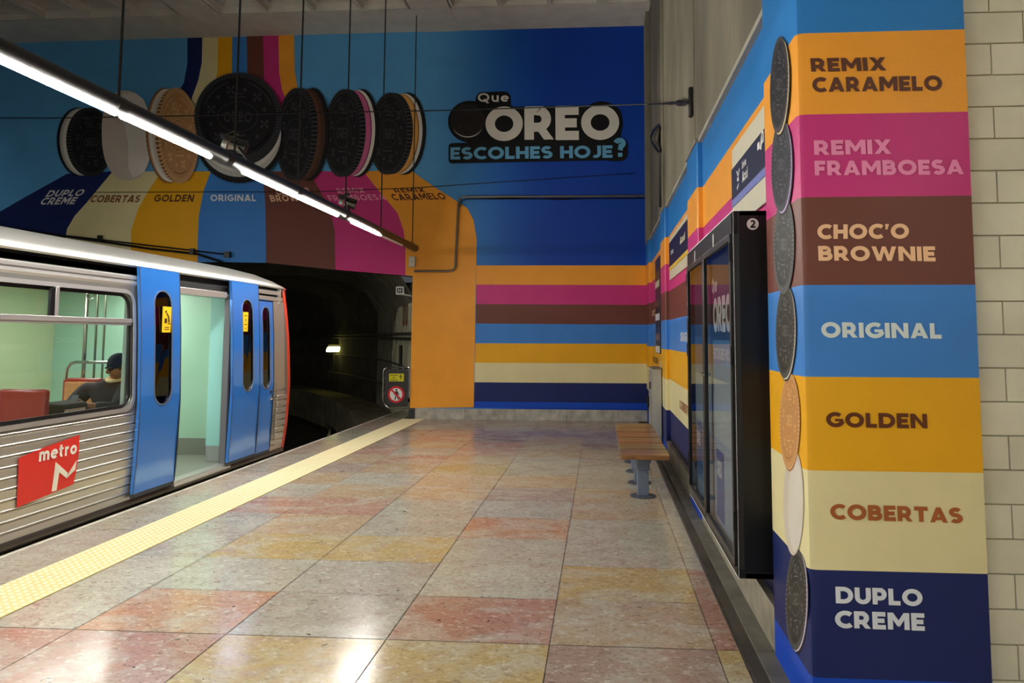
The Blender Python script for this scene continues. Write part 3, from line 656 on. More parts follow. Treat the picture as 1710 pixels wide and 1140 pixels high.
for zz in (.76, .47):
    for xa, xb in ((x0, x0+.05), (x1, x1-.05)): b = MB(); b.tube([(xa, yy, zz), (xb, yy, zz)], .009, (150, 150, 150)); b.build('clip', STEEL, t)
yp = yy-.012; b = MB(); b.box(-3.985, -3.70, yp-.002, yp, .70, .845, (214, 206, 30)); w0 = b.build('warning_plate', PAINT, t, label='yellow warning plate')
b = MB(); Bk = (20, 20, 16)
for z_, xa, xb in ((.815, -3.965, -3.82), (.768, -3.92, -3.87), (.722, -3.965, -3.82)):
    x = xa
    while x < xb-.004: b.box(x, x+.009, yp-.004, yp-.0025, z_-.008, z_+.01, Bk); x += .014
b.face([(-3.765, yp-.003, .83), (-3.745, yp-.003, .83), (-3.765, yp-.003, .785), (-3.785, yp-.003, .78)], Bk); b.face([(-3.785, yp-.003, .795), (-3.735, yp-.003, .79), (-3.745, yp-.003, .775), (-3.775, yp-.003, .775)], Bk); b.face([(-3.75, yp-.003, .785), (-3.735, yp-.003, .78), (-3.765, yp-.003, .715), (-3.77, yp-.003, .73)], Bk)
b.build('warning_text', PAINT, w0, smooth=0, merge=False)
cz = .455; cxx = -3.843
def disc(bb, cx, y, cz, r, col, n=36): bb.face([(cx+r*cos(2*pi*i/n), y, cz+r*sin(2*pi*i/n)) for i in range(n)], col)
b = MB(); disc(b, cxx, yp-.001, cz, .158, (206, 30, 40)); disc(b, cxx, yp-.0025, cz, .12, (235, 232, 226)); b.lathe((cxx, yp, cz), [(.158, 0), (.158, .012)], (200, 30, 38), 'y', 36)
w1 = b.build('no_entry_sign', PAINT, t, smooth=0, merge=False, label='round red and white no pedestrians sign')
b = MB(); Y3 = yp-.004
disc(b, cxx+.005, Y3, cz+.085, .018, Bk, 14)
for pl in ([(-.02, .06), (.03, .06), (.04, 0), (-.005, -.01)], [(-.005, 0), (.02, 0), (-.01, -.1), (-.03, -.1)], [(.01, 0), (.035, 0), (.06, -.095), (.035, -.095)], [(.03, .055), (.04, .05), (.065, -.01), (.05, -.015)], [(-.02, .055), (-.03, .045), (-.045, -.01), (-.032, -.015)]):
    b.face([(cxx+u, Y3, cz+v) for u, v in pl], Bk)
b.face([(cxx+u, Y3-.0015, cz+v) for u, v in ((-.1, .078), (-.078, .1), (.1, -.078), (.078, -.1))], (206, 30, 40)); b.build('pictogram', PAINT, w1, smooth=0, merge=False)
# dark corner guard at the foot of the wall end
b = MB(); b.box(xr-.02, xr+.1, YF-.03, YF+.02, 0, .17, (44, 46, 52)); b.build('trim_8', PAINT, None, kind='structure')
# ------------------------------------------------------------------ conduit, junction box, cables on the end wall
def fy(px, py, off): return P(px, py, y=YF-off)
b = MB(); pts = [fy(1083, 327, .05), fy(775, 328.5, .05), fy(768, 331, .05), fy(765.5, 340, .05), fy(760.5, 445, .05), fy(757, 451, .05), fy(748, 452.5, .05), fy(692, 452.5, .05)]
b.tube(pts, .022, (128, 124, 116)); b.tube([p+Vector((.045, 0, -.045)) for p in pts[:4]]+[fy(764, 345, .03), fy(763, 400, .03)], .009, (20, 20, 20))
b.tube([fy(1000, 331, .03), fy(940, 333, .03), fy(860, 331, .03), fy(800, 330, .03)], .008, (15, 15, 15))
b.build('conduit', STEEL, None, label='thin metal conduit bent around the orange band on the end wall', category='conduit')
t = thing('junction_box', fy(688, 437, .05), 'small white junction box on the orange band below the lamp tube', 'box')
p = fy(688.5, 437, .05); b = MB(); b.box(p.x-.06, p.x+.06, YF-.08, YF-.012, p.z-.1, p.z+.1, (206, 202, 188)); b.build('body', PAINT, t, bevel=.008)
b = MB(); b.tube([p+Vector((0, -.03, 0)), p+Vector((0, -.037, 0))], .012, (150, 146, 134)); b.build('screw', STEEL, t)
A = fy(89, 197, .25); A2 = Vector((-12.9, YF-.25, A.z+.05)); Bp = P(1150, 171, x=XW-.06)
b = MB(); b.tube([A2, A, fy(330, 193, .25), fy(590, 187, .25), fy(750, 184, .3), P(1083, 174, y=11), Bp], .011, (12, 12, 14), 6)
wire = b.build('tension_cable', BLACKM, None, label='black tensioned cable strung across the mural, upper of two', category='cable')
b = MB(); b.tube([fy(155, 321, .03), fy(530, 320, .03), fy(700, 313, .03), fy(1060, 289, .03)], .007, (10, 10, 12), 6)
b.build('tension_cable', BLACKM, None, label='thin black cable across the flavour names, lower of two', category='cable')
t = thing('cable_anchor', Bp, 'black anchor bracket bolted to the bare concrete wall', 'bracket')
b = MB(); b.box(XW-.06, XW-.021, Bp.y-.04, Bp.y+.04, Bp.z-.14, Bp.z+.14, (26, 24, 22)); b.build('plate', BLACKM, t, bevel=.01)
b = MB(); d = (P(1083, 174, y=11)-Bp); b.tube([Bp, Bp+d*.07, Bp+d*.09, Bp+d*.16, Bp+d*.19, Bp+d*.34], [.014, .014, .035, .035, .014, .02], (24, 22, 20)); b.build('turnbuckle', BLACKM, t)
b = MB(); L_ = [(1103, 345), (1102.5, 325), (1103, 255), (1097, 250), (1089, 238), (1087, 228), (1092, 217), (1100, 209), (1103, 214), (1101, 235), (1104, 252)]
b.tube([P(x, y_, x=XW-.06) for x, y_ in L_], .022, (18, 17, 16), 8)
b.build('hanging_cable', BLACKM, None, label='thick black cable looped on the concrete at the end of the wall', category='cable')
# dropper rods and box over the train
b = MB(); b.box(fy(378, 430, 0).x, fy(387, 430, 0).x, YF-.1, YF-.012, fy(380, 430, .05).z, fy(380, 420, .05).z, (14, 14, 16)); tt = b.build('cable_support', BLACKM, None, label='black box and rods carrying a cable above the train roof', category='cable support')
b = MB(); b.tube([fy(-40, 376, .1), fy(90, 391, .1), fy(167, 400, .1), fy(321, 418, .1), fy(380, 425, .06)], .016, (12, 12, 12), 6); b.tube([fy(-40, 372, .1), fy(120, 396, .1), fy(250, 415, .1), fy(330, 424, .1), fy(372, 438, .1)], .024, (12, 12, 12), 6)
for x, y_ in ((167, 398), (321, 420)): p = fy(x, y_, .1); b.box(p.x-.04, p.x+.04, p.y-.03, p.y+.03, p.z-.06, p.z+.06, (12, 12, 12))
b.build('rod', BLACKM, tt)
# ------------------------------------------------------------------ suspended lamp tube
XT, ZT = -3.4, 3.165
lamp = thing('lamp_tube', (XT, 6, ZT), 'long black lamp tube hung on wires above the platform edge', 'lamp')
b = MB(); b.tube([(XT, -12.5, ZT), (XT, 12.40, ZT), (XT, 12.44, ZT)], [.068, .068, .056], (30, 29, 28), 20); b.build('housing', BLACKM, lamp)
segs = [(3.36, 4.49), (4.56, 5.66), (6.23, 7.36), (7.41, 8.56), (9.1, 10.24)]+[(a-2.87*k, b_-2.87*k) for k in range(1, 6) for a, b_ in ((3.36, 4.49), (4.56, 5.66))]
def ledmesh(y0, y1):
    q = MB(); rows = [[(XT+.024+.024*cos(t), y, ZT-.062+.026*sin(t)) for t in [pi+pi*i/8 for i in range(9)]] for y in (y0, y1)]
    q.grid(rows, (255, 255, 250)); q.face(rows[0], (255, 255, 250)); q.face(rows[1][::-1], (255, 255, 250)); return q
for y0, y1 in segs: ledmesh(y0, y1).build('led_strip', LEDM, lamp, smooth=0)
ledmesh(10.32, 11.45).build('led_strip', LEDOFF, lamp, smooth=0, label='unlit strip')
for y in (4.525, 5.95, 7.385, 8.85): b = MB(); b.tube([(XT, y-.05, ZT), (XT, y+.05, ZT)], .071, (46, 45, 43), 20); b.build('collar', BLACKM, lamp)
for y in (12.2, 10.4, 8.9, 7.45, 6.1, 4.55, 3.0, 1.5, 0, -3, -6, -9, -12):
    b = MB(); b.tube([(XT, y, ZT+.06), (XT, y, top+.02)], .0095, (10, 10, 10), 6); b.build('hanger_wire', BLACKM, lamp)
def speaker(px, py, y, lab):
    c = P(px, py, y=y); t = thing('cctv_camera', c, lab, 'camera', 'cameras on the lamp tube'); k = .0
    ax = Vector((.85, .35, -.25)).normalized(); up = Vector((0, 0, 1))
    b = MB(); b.tube([c-ax*.11, c-ax*.06], [.045, .052], (200, 202, 196), 16); b.tube([c-ax*.045, c-ax*.0, c+ax*.1, c+ax*.11], [.05, .045, .05, .06], (150, 150, 142), 18, True); b.build('barrel', STEEL, t)
    b = MB(); b.tube([c+ax*.111, c+ax*.114], [.052, .052], (60, 58, 54), 18); b.build('lens', BLACKM, t)
    b = MB(); b.obox(c+up*.07, ax*.13, Vector((-ax.y, ax.x, 0)).normalized()*.07, up*.012, (44, 44, 42)); b.obox(c+up*.12+Vector((-.03, 0, 0)), (.05, 0, .02), (0, .05, 0), (0, 0, .006), (70, 72, 66)); b.tube([c+up*.05, (XT, y-.05, ZT+.06)], .016, (30, 30, 30)); b.tube([c-up*.05-ax*.05, (XT, y+.05, ZT+.03)], .016, (30, 30, 30)); b.build('bracket', BLACKM, t)
speaker(391, 245, 6.45, 'camera on the lamp tube in front of the large round biscuit'); speaker(580, 340, 9.1, 'camera on the lamp tube in front of the pink flavour name')
fill_track = thing('lamp_tube', (-10.4, 0, ZT), 'added fill lamp tube hung high over the far track, beyond the carriage', 'lamp')  # unseen tube added to brighten the left of the mural
b = MB(); b.tube([(-10.4, -12, ZT), (-10.4, 8.6, ZT)], .068, (30, 29, 28), 16); b.build('housing', BLACKM, fill_track)
for k in range(6): b = MB(); b.box(-10.43, -10.37, 6.1-k*3, 8.4-k*3, ZT-.085, ZT-.062, (255, 255, 250)); b.build('led_strip', LEDM, fill_track, smooth=0)
for y in (8.2, 5, 2, -1, -4, -7, -10): b = MB(); b.tube([(-10.4, y, ZT+.06), (-10.4, y, top+.02)], .0075, (10, 10, 10), 6); b.build('hanger_wire', BLACKM, fill_track)
# fill lamp line added behind the viewer to light the pillar front
fill_passage = thing('lamp_tube', (2.3, -3, 3.3), 'added fill lamp tube over the passage beside the pillar', 'lamp')
b = MB(); b.tube([(2.3, -9, 3.3), (2.3, 1.4, 3.3)], .06, (30, 30, 30), 16); b.build('housing', BLACKM, fill_passage)
for k in range(3): b = MB(); b.box(2.27, 2.33, -8+k*3.1, -5.6+k*3.1, 3.215, 3.245, (255, 250, 240)); b.build('led_strip', PFILL, fill_passage, smooth=0)
for y in (-8.5, -3.5, 1.2): b = MB(); b.tube([(2.3, y, 3.35), (2.3, y, top)], .0075, (10, 10, 10), 6); b.build('hanger_wire', BLACKM, fill_passage)
# ------------------------------------------------------------------ bench
bench = thing('bench', (.4, 7.7, 0), 'slatted wooden bench on grey steel posts beside the right wall', 'bench')
edges_ = [6.52, 6.92, 7.32, 7.72, 8.13, 8.54, 8.96]
for a, c in zip(edges_, edges_[1:]):
    b = MB(); k = 2; wv = (c-a-.06)/k
    for i in range(k): b.box(.185, .64, a+i*wv+.004, a+(i+1)*wv-.004, .41, .455, (138+random.uniform(-12, 12), 98+random.uniform(-8, 8), 60))
    bd = b.build('slatted_seat', WOOD, bench, bevel=.007, segs=3)
    for y in (a+.06, c-.11): b = MB(); b.tube([(.183, y, .435), (.176, y, .435)], .009, (225, 225, 225), 10); b.build('bolt', CHROME, bd)
b = MB(); b.box(.35, .47, 6.6, 8.9, .37, .412, (104, 116, 132)); b.build('beam', PAINT, bench, bevel=.006)
for y in (6.9, 7.52, 8.13, 8.75):
    b = MB(); b.box(.355, .465, y-.045, y+.045, .012, .30, (112, 124, 142)); b.box(.345, .475, y-.055, y+.055, .26, .37, (120, 130, 146)); lg = b.build('leg', PAINT, bench, bevel=.006)
    b = MB(); b.lathe((.41, y, 0), [(.125, .0), (.125, .008), (.11, .013)], (74, 80, 90), seg=28)
    b.build('base_plate', PAINT, lg)
    for dx, dy in ((.09, 0), (-.09, 0), (0, -.09), (0, .09)): b = MB(); b.lathe((.41+dx, y+dy, .012), [(.01, 0), (.01, .009)], (150, 150, 150), seg=8); b.build('anchor_bolt', STEEL, lg)
# grey cabinet behind the bench
cab = thing('grey_cabinet', (.8, 9.9, 0), 'tall narrow grey metal cabinet behind the bench', 'cabinet')
b = MB(); b.box(.71, .835, 9.62, 10.15, 0, 1.11, (172, 170, 164)); b.build('body', PAINT, cab, bevel=.004)
b = MB(); b.box(.70, .845, 9.61, 10.16, 1.11, 1.122, (110, 108, 104)); b.build('lid', PAINT, cab)
b = MB(); b.box(.695, .71, 9.66, 10.12, .06, 1.08, (150, 148, 142)); dr = b.build('door', PAINT, cab, bevel=.003)
for z in (.88, .3): b = MB(); b.box(.672, .697, 9.68, 9.73, z-.05, z+.05, (90, 90, 88)); b.build('hinge', STEEL, dr)
b = MB(); b.box(.66, .70, 10.02, 10.06, .55, .70, (60, 60, 60)); b.build('handle', STEEL, dr, bevel=.005)
# ------------------------------------------------------------------ display case number 2
CY0, CY1, CZ0, CZ1, CXF, CXB = 3.66, 5.58, .325, 2.215, .70, .895
case = thing('display_case', (.8, 4.6, 0), 'tall black glazed wall case marked 2 with two glass doors', 'display case')
BC = (13, 14, 18)
b = MB(); b.box(CXF+.03, CXB, CY0, CY0+.03, CZ0, CZ1, BC); b.box(CXF+.03, CXB, CY1-.03, CY1, CZ0, CZ1, BC); b.box(CXF+.03, CXB, CY0, CY1, CZ0, CZ0+.03, BC); b.box(CXF+.03, CXB, CY0, CY1, CZ1-.03, CZ1, BC); b.box(CXB-.015, CXB, CY0, CY1, CZ0, CZ1, (60, 62, 66))
b.box(CXF, CXF+.03, CY0, CY0+.05, CZ0, CZ1, BC); b.box(CXF, CXF+.03, CY1-.04, CY1, CZ0, CZ1, BC); b.box(CXF, CXF+.03, CY0, CY1, CZ0, CZ0+.05, BC); b.box(CXF, CXF+.03, CY0, CY1, CZ1-.12, CZ1, BC)
b.build('housing', BLACKM, case, bevel=.006)
b = MB(); b.box(CXF+.04, CXB-.02, CY0-.002, CY0, CZ0+.03, CZ0+.033, (40, 40, 44)); b.build('seam', BLACKM, case)
ym = 4.69
for i, (a, c) in enumerate(((CY0+.04, ym-.005), (ym+.005, CY1-.03))):
    b = MB(); fw_ = .035; z0_, z1_ = CZ0+.045, CZ1-.115; x0_, x1_ = CXF-.012, CXF+.012
    b.box(x0_, x1_, a, a+fw_, z0_, z1_, (24, 25, 28)); b.box(x0_, x1_, c-fw_, c, z0_, z1_, (24, 25, 28)); b.box(x0_, x1_, a+fw_, c-fw_, z0_, z0_+fw_, (64, 62, 58)); b.box(x0_, x1_, a+fw_, c-fw_, z1_-fw_, z1_, (30, 32, 36))
    d = b.build('door', BLACKM, case, bevel=.002)
    b = MB(); b.face([(CXF, a+fw_, z0_+fw_), (CXF, a+fw_, z1_-fw_), (CXF, c-fw_, z1_-fw_), (CXF, c-fw_, z0_+fw_)], (255, 255, 255)); b.build('pane', CASEGLASS, d, smooth=0, merge=False)
    b = MB(); yb = (c-.02) if i == 0 else (a+.02); b.tube([(CXF-.012, yb, 1.30), (CXF-.03, yb, 1.30)], .011, (230, 230, 230), 14); b.build('lock', CHROME, d)
    for z in (.6, 1.45, 2.0): yb = a-.006 if i == 0 else c-.006; b = MB(); b.box(CXF-.016, CXF+.006, yb, yb+.012, z-.05, z+.05, (10, 10, 10)); b.build('hinge', BLACKM, d)
# poster behind the glass with the same logo and packets
xp = CXF+.045
b = MB()
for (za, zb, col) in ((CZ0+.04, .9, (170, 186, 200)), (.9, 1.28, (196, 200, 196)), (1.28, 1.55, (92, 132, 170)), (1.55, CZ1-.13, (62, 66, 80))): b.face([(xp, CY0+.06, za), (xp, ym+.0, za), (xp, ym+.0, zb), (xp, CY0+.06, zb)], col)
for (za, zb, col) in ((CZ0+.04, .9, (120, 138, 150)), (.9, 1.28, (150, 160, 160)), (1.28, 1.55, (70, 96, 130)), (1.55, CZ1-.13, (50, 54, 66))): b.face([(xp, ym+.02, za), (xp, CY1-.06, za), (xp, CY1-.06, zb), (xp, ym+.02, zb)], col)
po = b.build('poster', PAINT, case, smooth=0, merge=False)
def cs(s, y0, y1, z, h, col, wgt=1.1): lettering('lettering', s, (xp, y0, z), (xp, y1, z), (xp, y0, z+h), col, PAINT, po, lift=(-.006, 0, 0), track=.08, weight=wgt)
b = MB(); b.box(xp-.003, xp-.001, 3.98, 4.62, 1.53, 1.8, (20, 18, 20)); b.box(xp-.003, xp-.001, 3.88, 4.62, 1.38, 1.51, (70, 150, 210))
for y0, z0_, c in ((4.3, .42, (60, 100, 170)), (3.85, .42, (225, 188, 70)), (3.74, .42, (178, 74, 84)), (4.85, .5, (36, 80, 140)), (5.2, .5, (52, 104, 160))): b.box(xp-.003, xp-.001, y0, y0+(.1 if c[0] > 200 else .26), z0_, z0_+.42, c)
b.build('printed_packets', PAINT, po, smooth=0)
cs('Que', 4.62, 4.42, 1.84, .09, (215, 215, 210)); cs('OREO', 4.58, 3.96, 1.585, .21, (225, 222, 216), 1.2); cs('ESCOLHES HOJE', 4.58, 3.96, 1.41, .07, (190, 222, 245)); cs('OREO', 4.52, 4.34, .68, .1, (235, 238, 240)); cs('OREO', 5.42, 5.24, .74, .1, (235, 238, 240))
# number roundel and stickers
p = P(1257, 374, y=CY0-.003); b = MB(); n = 32; b.face([(p.x+.031*cos(2*pi*i/n), CY0-.003, p.z+.031*sin(2*pi*i/n)) for i in range(n)], (226, 226, 222)); r_ = b.build('number_roundel', PAINT, case, smooth=0, merge=False, label='white number roundel')
lettering('number', '2', (p.x-.014, CY0-.003, p.z-.021), (p.x+.014, CY0-.003, p.z-.021), (p.x-.014, CY0-.003, p.z+.021), (14, 14, 16), PAINT, r_, lift=(0, -.002, 0), weight=.95)
for y in (4.28, 5.12): b = MB(); b.box(CXF-.002, CXF, y, y+.035, CZ1-.105, CZ1-.03, (205, 205, 200)); b.build('sticker', PAINT, case, label='small white sticker')
b = MB(); b.box(.86, .868, 4.35, 4.9, .21, .3, (0, 70, 200)); b.build('trim_9', VINYL, None, kind='structure')
# ------------------------------------------------------------------ wall signs
def sign(y0, y1, z0, z1, plate, navy, strip, label):
    t = thing('station_sign', (XW, (y0+y1)/2, z0), label, 'sign')
    x = XW-.004
    q = MB(); q.box(x-.012, x, y0, y1, z0, z1, plate); q.build('backing_plate', PAINT, t, bevel=.002)
    q = MB(); q.box(x-.018, x-.012, y0+.004, y1-.004, navy[0], navy[1], (10, 20, 62)); q.build('sign_face', PAINT, t)
    q = MB(); q.box(x-.019, x-.012, y0+.004, y1-.004, navy[0]-.045, navy[0], strip); q.build('colour_strip', PAINT, t)
    return t, x-.0185
t, x = sign(3.60, 4.62, 2.27, 2.80, (214, 208, 186), (2.455, 2.665), (120, 130, 196), 'navy line sign on a cream plate above the display case')
z3 = 2.5; lettering('lettering', 'linha', (x, 4.26, 2.585), (x, 4.14, 2.585), (x, 4.26, 2.63), (235, 235, 235), PAINT, t, lift=(-.002, 0, 0), weight=.8); lettering('lettering', 'Azul', (x, 4.26, 2.50), (x, 4.10, 2.50), (x, 4.26, 2.565), (235, 235, 235), PAINT, t, lift=(-.002, 0, 0), weight=.8)
b = MB(); ic = lambda pts: b.face([(x-.002, 4.39+u, 2.565+v) for u, v in pts], (235, 235, 235))
ic([(.05, .05), (.01, .01), (-.01, .0), (.02, .045)]); ic([(-.01, .0), (.01, .01), (-.05, .05), (-.055, .035)]); ic([(.02, .0), (-.02, .0), (-.025, -.03), (.03, -.02)]); ic([(.04, -.06), (-.02, -.04), (-.02, -.055), (.03, -.08)])
ic([(-.66, .03), (-.70, .03), (-.70, .08), (-.66, .08)]); ic([(-.6, .02), (-.64, .0), (-.7, .09), (-.66, .1)]); ic([(-.55, .02), (-.6, .02), (-.6, .06), (-.55, .06)])
b.build('line_emblem', PAINT, t, smooth=0, merge=False)
t, x = sign(6.95, 8.85, 2.27, 2.80, (214, 206, 180), (2.43, 2.74), (226, 190, 60), 'navy station sign with a yellow strip between the striped pilasters')
lettering('lettering', 'Azul', (x, 7.6, 2.56), (x, 7.15, 2.56), (x, 7.6, 2.64), (235, 225, 190), PAINT, t, lift=(-.002, 0, 0), weight=.8); lettering('lettering', 'linha', (x, 8.6, 2.56), (x, 8.3, 2.56), (x, 8.6, 2.62), (235, 235, 235), PAINT, t, lift=(-.002, 0, 0), weight=.8)
t = thing('notice_board', (XW, 10.6, 1.25), 'narrow dark notice board on the last bay of the right wall', 'notice board')
b = MB(); b.box(XW-.03, XW-.002, 10.2, 11.0, 1.3, 2.75, (34, 34, 46)); b.build('frame', BLACKM, t, bevel=.004)
b = MB()
for z, c in ((2.6, (18, 30, 70)), (2.35, (200, 190, 170)), (2.05, (90, 70, 50)), (1.85, (210, 205, 215)), (1.55, (120, 90, 86)), (1.36, (214, 214, 214))): b.box(XW-.034, XW-.03, 10.25, 10.95, z-.05, z+.05, c)
b.build('notice', PAINT, t)
t = thing('notice_sheets', (XW, 10.6, 1.12), 'small papers stuck on the gold stripe above the cabinet', 'notice')
b = MB()
for z, c in ((1.22, (206, 160, 110)), (1.14, (200, 190, 180)), (1.05, (190, 140, 80))): b.box(XW-.005, XW-.002, 10.1, 10.5, z-.035, z+.035, c)
b.build('paper', PAINT, t)
# ------------------------------------------------------------------ metro carriage
def sx(z):
    pts = [(-.4, -4.34), (.05, -4.26), (.4, -4.235), (.9, -4.225), (1.6, -4.25), (2.17, -4.29), (3, -4.35)]
    for (a, xa), (c, xc) in zip(pts, pts[1:]):
        if z <= c: return xa+(xc-xa)*(z-a)/(c-a)
    return -4.35
train = thing('metro_carriage', (-5.6, 3, -1.1), 'stainless steel metro carriage with blue doors, standing open at the platform', 'train')
SV = (196, 192, 184); SV2 = (150, 147, 140); DKM = (34, 34, 36)
ST2 = mat('stainless_body', .34, .75, noise=.05, nscale=5, bump=.015, bscale=60, stretch=(1, .05, 1))
INNER = mat('interior_laminate', .35, noise=.03, nscale=3)
def zspan(z0, z1, st=.12):
    n = max(1, int(math.ceil((z1-z0)/st))); return [z0+(z1-z0)*i/n for i in range(n+1)]
def panel(q, y0, y1, z0, z1, col, off=0.): q.grid([[(sx(z)+off, y, z) for z in zspan(z0, z1)] for y in (y0, y1)], col)
def holed(q, y0, y1, z0, z1, hy0, hy1, hz0, hz1, R, col, off=0., thick=.03, edgecol=None):
    "side panel with a rounded opening and its reveal"
    inn, out = [], []; n = 6
    def side(a, b_, fo):
        m = max(1, int(math.ceil(math.dist(a, b_)/.12)))
        for i in range(1, m): p = (a[0]+(b_[0]-a[0])*i/m, a[1]+(b_[1]-a[1])*i/m); inn.append(p); out.append(fo(p))
    cs_ = [((hy1-R, hz0+R), -90, (y1, z0)), ((hy1-R, hz1-R), 0, (y1, z1)), ((hy0+R, hz1-R), 90, (y0, z1)), ((hy0+R, hz0+R), 180, (y0, z0))]
    fos = [lambda p: (y1, p[1]), lambda p: (p[0], z1), lambda p: (y0, p[1]), lambda p: (p[0], z0)]
    prevfo = [lambda p: (p[0], z0), lambda p: (y1, p[1]), lambda p: (p[0], z1), lambda p: (y0, p[1])]
    for k, ((cy, cz), a, corner) in enumerate(cs_):
        for i in range(n+1):
            t = radians(a+90*i/n); p = (cy+R*cos(t), cz+R*sin(t)); inn.append(p)
            out.append(corner if i == n//2 else prevfo[k](p) if i < n//2 else fos[k](p))
        nx = cs_[(k+1) % 4]; t = radians(nx[1]); side(inn[-1], (nx[0][0]+R*cos(t), nx[0][1]+R*sin(t)), fos[k])
    X3 = lambda p, o: (sx(p[1])+o, p[0], p[1])
    q.grid([[X3(p, off) for p in out], [X3(p, off) for p in inn], [X3(p, off-thick) for p in inn]], lambda i, j: col if i == 0 else (edgecol or col), wrap=True)
    q.grid([[X3(p, off) for p in out], [X3(p, off-thick) for p in out]], col, wrap=True)
    q.grid([[X3(p, off-thick) for p in out], [X3(p, off-thick) for p in inn]], col, wrap=True)
    return inn
def rim(q, inn, off, w_, col, t=.008):
    "raised frame following an opening"
    cy = sum(p[0] for p in inn)/len(inn); cz = sum(p[1] for p in inn)/len(inn); n = len(inn); o2 = []
    for i, p in enumerate(inn):
        a, c = inn[i-1], inn[(i+1) % n]; d = Vector((c[0]-a[0], c[1]-a[1])).normalized(); o2.append((p[0]+d.y*w_, p[1]-d.x*w_))
    X3 = lambda p, o: (sx(p[1])+o, p[0], p[1])
    q.grid([[X3(p, off) for p in o2], [X3(p, off+t) for p in o2], [X3(p, off+t) for p in inn], [X3(p, off-.01) for p in inn]], col, wrap=True)
def pane(q, inn, off, col=(255, 255, 255)): q.face([(sx(p[1])+off, p[0], p[1]) for p in inn], col)
# body side
def ribbed(q, y0, y1, z0, z1, pitch=.078, d=.007):
    zs = []; z = z0
    while z < z1-.01:
        zz = min(pitch, z1-z); zs += [(z, 0), (z+zz*.70, 0), (z+zz*.78, -d), (z+zz*.86, -d), (z+zz*.93, d*.7)]; z += pitch
    zs.append((z1, 0)); q.grid([[(sx(z)+o, y, z) for z, o in zs] for y in (y0, y1)], SV)
b = MB(); ribbed(b, -8, 6.66, .07, .86); ribbed(b, 7.76, 9.06, .07, .86)
WY0, WY1, WZ0, WZ1 = 3.75, 6.02, .905, 1.93
inn = holed(b, 3.4, 6.12, .86, 2.0, WY0, WY1, WZ0, WZ1, .1, SV2)
panel(b, -8, 3.4, .86, .9, SV2); panel(b, -8, 3.4, 1.93, 2.0, SV2); panel(b, 6.12, 6.66, .86, 2.0, SV2)
inn2 = holed(b, -.2, 3.4, .86, 2.0, .1, 2.4, WZ0, WZ1, .1, SV2); panel(b, -8, -.2, .86, 2.0, SV2)
panel(b, 7.76, 8.33, .86, 2.0, SV2); panel(b, 8.75, 9.06, .86, 2.0, SV)
b.build('body_side', ST2, train, smooth=30, merge=False)
b = MB(); rows = []
for z, o in ((2.0, 0), (2.02, .012), (2.045, .012), (2.05, -.012), (2.058, -.012), (2.062, .01), (2.085, .012), (2.1, -.0)): rows.append((z, o))
b.grid([[(sx(z)+o, y, z) for z, o in rows] for y in (-8, 6.12)], (214, 212, 208))
b.grid([[(sx(2.0)+.0, y, 2.0), (sx(2.0)+.012, y, 2.01), (sx(2.05)+.012, y, 2.055), (sx(2.05), y, 2.06)] for y in (8.34, 9.0)], SV); b.grid([[(sx(2.1)+.0, y, 2.085), (sx(2.1)+.012, y, 2.095), (sx(2.1)+.012, y, 2.125), (sx(2.1), y, 2.135)] for y in (8.34, 8.93)], SV)
b.box(-4.3, -4.262, 8.9, 8.94, 1.97, 2.17, SV); b.build('fascia', ST2, train, smooth=25)
b = MB(); b.grid([[(-4.30, y, 2.1), (-4.36, y, 2.1), (-4.36, y, 2.19), (-4.3, y, 2.19)] for y in (-8, 6.66)], DKM); b.box(-4.42, -4.34, 6.66, 7.76, 1.98, 2.19, (16, 16, 18)); b.box(-4.36, -4.31, 7.76, 9.02, 1.99, 2.19, (12, 12, 14)); b.build('header_recess', MATTE, train, smooth=0)
for hole in (inn, inn2):
    ya, yb = min(p[0] for p in hole), max(p[0] for p in hole)
    b = MB(); rim(b, hole, 0, .035, (206, 204, 202)); wf = b.build('window_frame', ST2, train, smooth=30)
    ga = [(ya+.03+(p[0]-ya)*(yb-ya-.06)/(yb-ya), .935+(p[1]-.905)*(.965/1.025)) for p in hole]
    b = MB(); rim(b, ga, -.022, .03, (18, 18, 20), .004); b.build('gasket', BLACKM, wf, smooth=30)
    b = MB(); pane(b, hole, -.02); b.build('pane', GLASS, wf, smooth=0, merge=False)
    b = MB(); b.box(sx(1.69)-.022, sx(1.69)+.012, ya+.01, yb-.02, 1.66, 1.70, (206, 204, 202)); b.box(sx(1.69)-.02, sx(1.69)+.006, ya+.01, yb-.02, 1.64, 1.661, (186, 184, 182)); b.build('transom', ST2, wf, bevel=.003)
    ym_ = ya+1.385; b = MB(); b.box(sx(1.8)-.022, sx(1.8)+.008, ym_-.015, ym_+.02, 1.70, 1.93, (206, 204, 202)); b.box(sx(1.8)-.02, sx(1.8)+.004, ym_-.06, ym_-.015, 1.70, 1.92, (40, 40, 42)); b.build('mullion', ST2, wf, bevel=.003)
# roof
prof = [(-4.285, 2.175), (-4.27, 2.19), (-4.275, 2.225), (-4.31, 2.265), (-4.37, 2.31), (-4.46, 2.352), (-4.6, 2.385), (-4.8, 2.42), (-5.2, 2.47), (-5.64, 2.5)]
prof = prof+[(-11.28-x, z) for x, z in prof[::-1][1:]]
def rs(y, dz, dx): return [(x+(-5.64-x)*dx, y, z-dz*max(0, (z-2.17)/.3)) for x, z in prof]
b = MB(); b.grid([rs(-8, 0, 0), rs(8.1, 0, 0), rs(8.6, .03, 0), rs(8.9, .08, .004), rs(9.08, .14, .012), rs(9.18, .22, .03)], (206, 204, 198))
b.grid([[(-11.28-sx(z)+0, y, z) for z in (.05, .9, 1.6, 2.18)] for y in (-8, 9.15)], SV)
b.build('roof', ST2, train, smooth=40)
